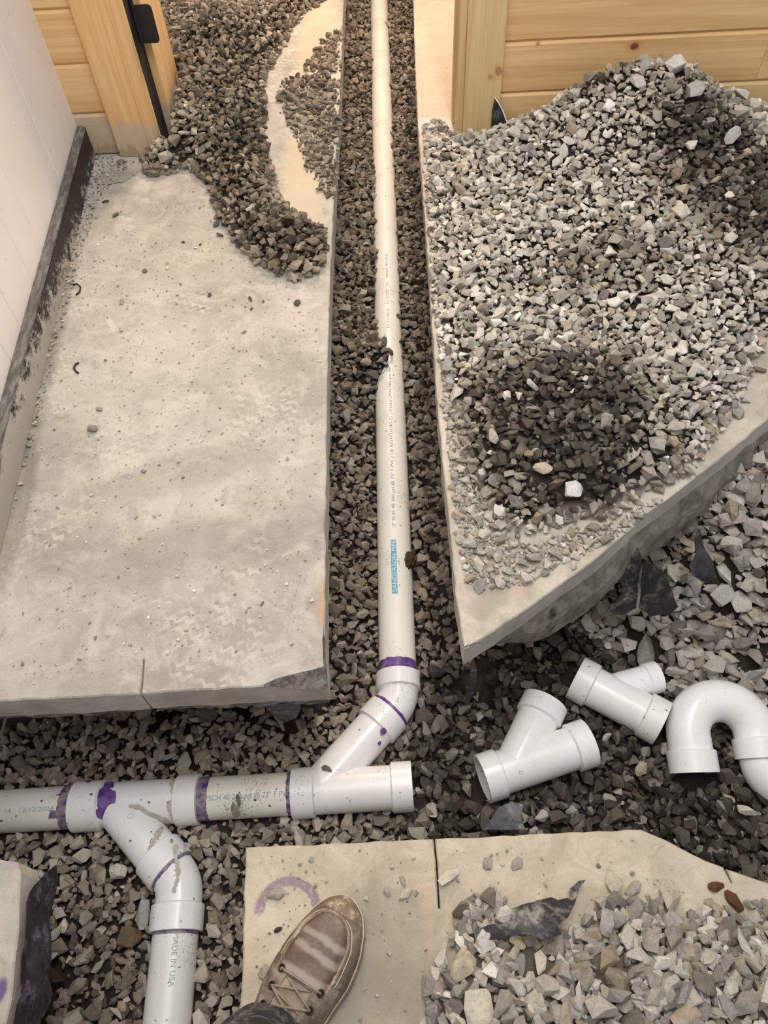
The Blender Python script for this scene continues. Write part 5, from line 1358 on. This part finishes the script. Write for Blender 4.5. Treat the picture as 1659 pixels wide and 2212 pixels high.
# raised moc plug on the vamp: inset panel with a stitched rim
def plug_q(t, side):                                                # outline of the plug in q for t
    f = max(0, min(1, (t - .10) / .12)); g = math.sqrt(max(0, 1 - (1 - f) ** 2))
    return (-.46 if side < 0 else .40) * g
bm = bmesh.new(); rows = []
TP = [.1005, .103, .107, .113, .12, .13, .145, .17, .2, .235, .27, .305, .34, .375, .41]
for t in TP:
    a, b_ = plug_q(t, -1), plug_q(t, 1)
    row = []
    for j in range(15):
        f = j / 14; q = a + (b_ - a) * f; e = min(f, 1 - f); rise = .0012 + .0035 * min(1, e / .12) * min(1, (t - .10) / .012)
        cr = -.0022 * math.exp(-((t - .215) / .012) ** 2) - .0026 * math.exp(-((t - .275) / .012) ** 2)     # flex creases
        row.append(bm.verts.new(up_pt(t, q, rise + cr)))
    rows.append(row)
for A, B in zip(rows, rows[1:]):
    for j in range(14): bm.faces.new((A[j], A[j + 1], B[j + 1], B[j]))
from_bm('vamp', bm, M['plug'], shoe, 9)
bm = bmesh.new(); pts = [up_pt(t, plug_q(t, -1) - .03, .0016) for t in TP[::-1]] + [up_pt(t, plug_q(t, 1) + .03, .0016) for t in TP]
add_sweep(bm, pts, .0024, 8); from_bm('apron_seam', bm, M['toe'], shoe, 9)
bm = bmesh.new(); pts = [up_pt(t, plug_q(t, -1) - .14, .0006) for t in TP[::-1]] + [up_pt(t, plug_q(t, 1) + .14, .0006) for t in TP]
add_sweep(bm, pts, .0009, 6); from_bm('stitching', bm, M['stitch'], shoe, 9)
bm = bmesh.new()                                                     # welt seam round the foot
pts = [s_pt(t, -s_half(t)[0] * .955, .0245) for t in TS[:18][::-1]] + [s_pt(t, s_half(t)[1] * .955, .0245) for t in TS[:18]]
add_sweep(bm, pts, .0013, 6); from_bm('welt', bm, M['stitch'], shoe, 9)
# eyelet flaps, tongue, eyelets and laces
def flap(side):
    bm = bmesh.new(); rows = []
    for i in range(10):
        t = .355 + .30 * i / 9; qi = side * (.17 + .05 * math.sin(i / 9 * 3)) if i else side * .30; row = []
        for j in range(8):
            q = qi + (side * .80 - qi) * j / 7; ed = .0034 if 0 < i else .0022
            row.append(bm.verts.new(up_pt(t, q, ed if j < 7 else .0008)))
        rows.append(row)
    base = [[v.co.copy() for v in r] for r in rows]
    for A, B in zip(rows, rows[1:]):
        for j in range(7): bm.faces.new((A[j], A[j + 1], B[j + 1], B[j]))
    bmesh.ops.recalc_face_normals(bm, faces=bm.faces); bmesh.ops.solidify(bm, geom=bm.faces[:], thickness=.0028)
    return from_bm('eyelet_flap', bm, M['upper'], shoe, .8)
flap(-1); flap(1)
bm = bmesh.new(); rows = [[bm.verts.new(up_pt(.36 + .26 * i / 7, -.26 + .52 * j / 6, .0012)) for j in range(7)] for i in range(8)]
for A, B in zip(rows, rows[1:]):
    for j in range(6): bm.faces.new((A[j], A[j + 1], B[j + 1], B[j]))
from_bm('tongue', bm, M['lace'], shoe, 9)
EY = {}
for side in (-1, 1):
    for i, t in enumerate((.40, .475, .55)):
        q = side * .33; c0 = up_pt(t, q, .0052); a = abs(q) * math.pi / 2; nn_ = (Vector((0, 0, 1)) * math.cos(a) + ss * (math.sin(a) * side)).normalized()
        EY[(side, i)] = c0 + nn_ * .001
        u_ = sa; v_ = nn_.cross(u_)
        bm = bmesh.new(); add_sweep(bm, arc(c0, .0042, u_, v_, 0, 2 * math.pi, 16), .0014, 8, False)
        d2 = arc(c0 - nn_ * .0006, .0036, u_, v_, 0, 2 * math.pi, 12)[:-1]; bm.faces.new([bm.verts.new(p) for p in d2])
        from_bm('eyelet', bm, M['eyelet'], shoe, 9)
def lace(a, b_, lift):
    mid = [a.lerp(b_, f) + Vector((0, 0, lift * math.sin(math.pi * f))) for f in [i / 8 for i in range(9)]]
    bm = bmesh.new(); add_sweep(bm, mid, .0016, 8); from_bm('lace', bm, M['lace'], shoe, 9)
lace(EY[(-1, 0)], EY[(1, 0)], .006); lace(EY[(-1, 0)] - sa * .004 + ss * .012, EY[(1, 1)], .007); lace(EY[(1, 0)] - sa * .004 - ss * .012, EY[(-1, 1)], .007)
lace(EY[(-1, 1)], EY[(1, 1)] - sa * .012, .009); lace(EY[(-1, 1)], EY[(1, 2)], .008); lace(EY[(1, 1)], EY[(-1, 2)], .009)
# trouser leg: rumpled cuff round the ankle, rising to the knee out of view
k = NT('speckled_dark_cloth')
c = k.mix(k.ramp(k.noise(34, 7, .75), .44, .66, 0, .9), S(38, 37, 38), S(124, 122, 120))
c = k.mix(k.ramp(k.noise(300, 2), .5, .7, 0, .3), c, S(20, 20, 22)); M['cloth'] = k.out(c, .95, k.bump(k.noise(500, 3), .3, .002, k.bump(k.noise(25, 4), .6, .01)))
bm = bmesh.new(); rings = []
ank = toe - sa * .228 + ss * .001
for i, (z, rr_, back) in enumerate([(.072, .060, 0), (.082, .064, .0), (.1, .063, .003), (.125, .061, .006), (.15, .062, .012), (.19, .063, .02), (.25, .066, .04), (.32, .072, .06), (.40, .076, .085), (.48, .078, .11), (.54, .077, .125)]):
    c0 = ank - sa * back; ring = []
    for j in range(36):
        a = 2 * math.pi * j / 36; w = 1 + .05 * mnoise.noise(Vector((math.cos(a) * 1.5, math.sin(a) * 1.5, z * 22))) + .03 * math.sin(z * 130 + 2 * a)
        fr = max(0, math.cos(a)); zz = z + (.022 * fr if i < 2 else .012 * fr if i == 2 else 0)
        ring.append(bm.verts.new(c0 + sa * (rr_ * 1.12 * w * math.cos(a)) + ss * (rr_ * .95 * w * math.sin(a)) + Vector((0, 0, zz))))
    rings.append(ring)
for A, B in zip(rings, rings[1:]):
    for j in range(36): bm.faces.new((A[j], A[(j + 1) % 36], B[(j + 1) % 36], B[j]))
bm.faces.new(rings[-1])
from_bm('trouser_leg', bm, M['cloth'], person, 9)
bm = bmesh.new(); add_sweep(bm, [ank + Vector((0, 0, .05)), ank + Vector((0, 0, .12)), ank - sa * .04 + Vector((0, 0, .25)), ank - sa * .12 + Vector((0, 0, .52))], [.036, .036, .048, .055], 20)
k = NT('sock'); M['sock'] = k.out(S(50, 48, 48), .95); from_bm('leg', bm, M['sock'], person, 9)
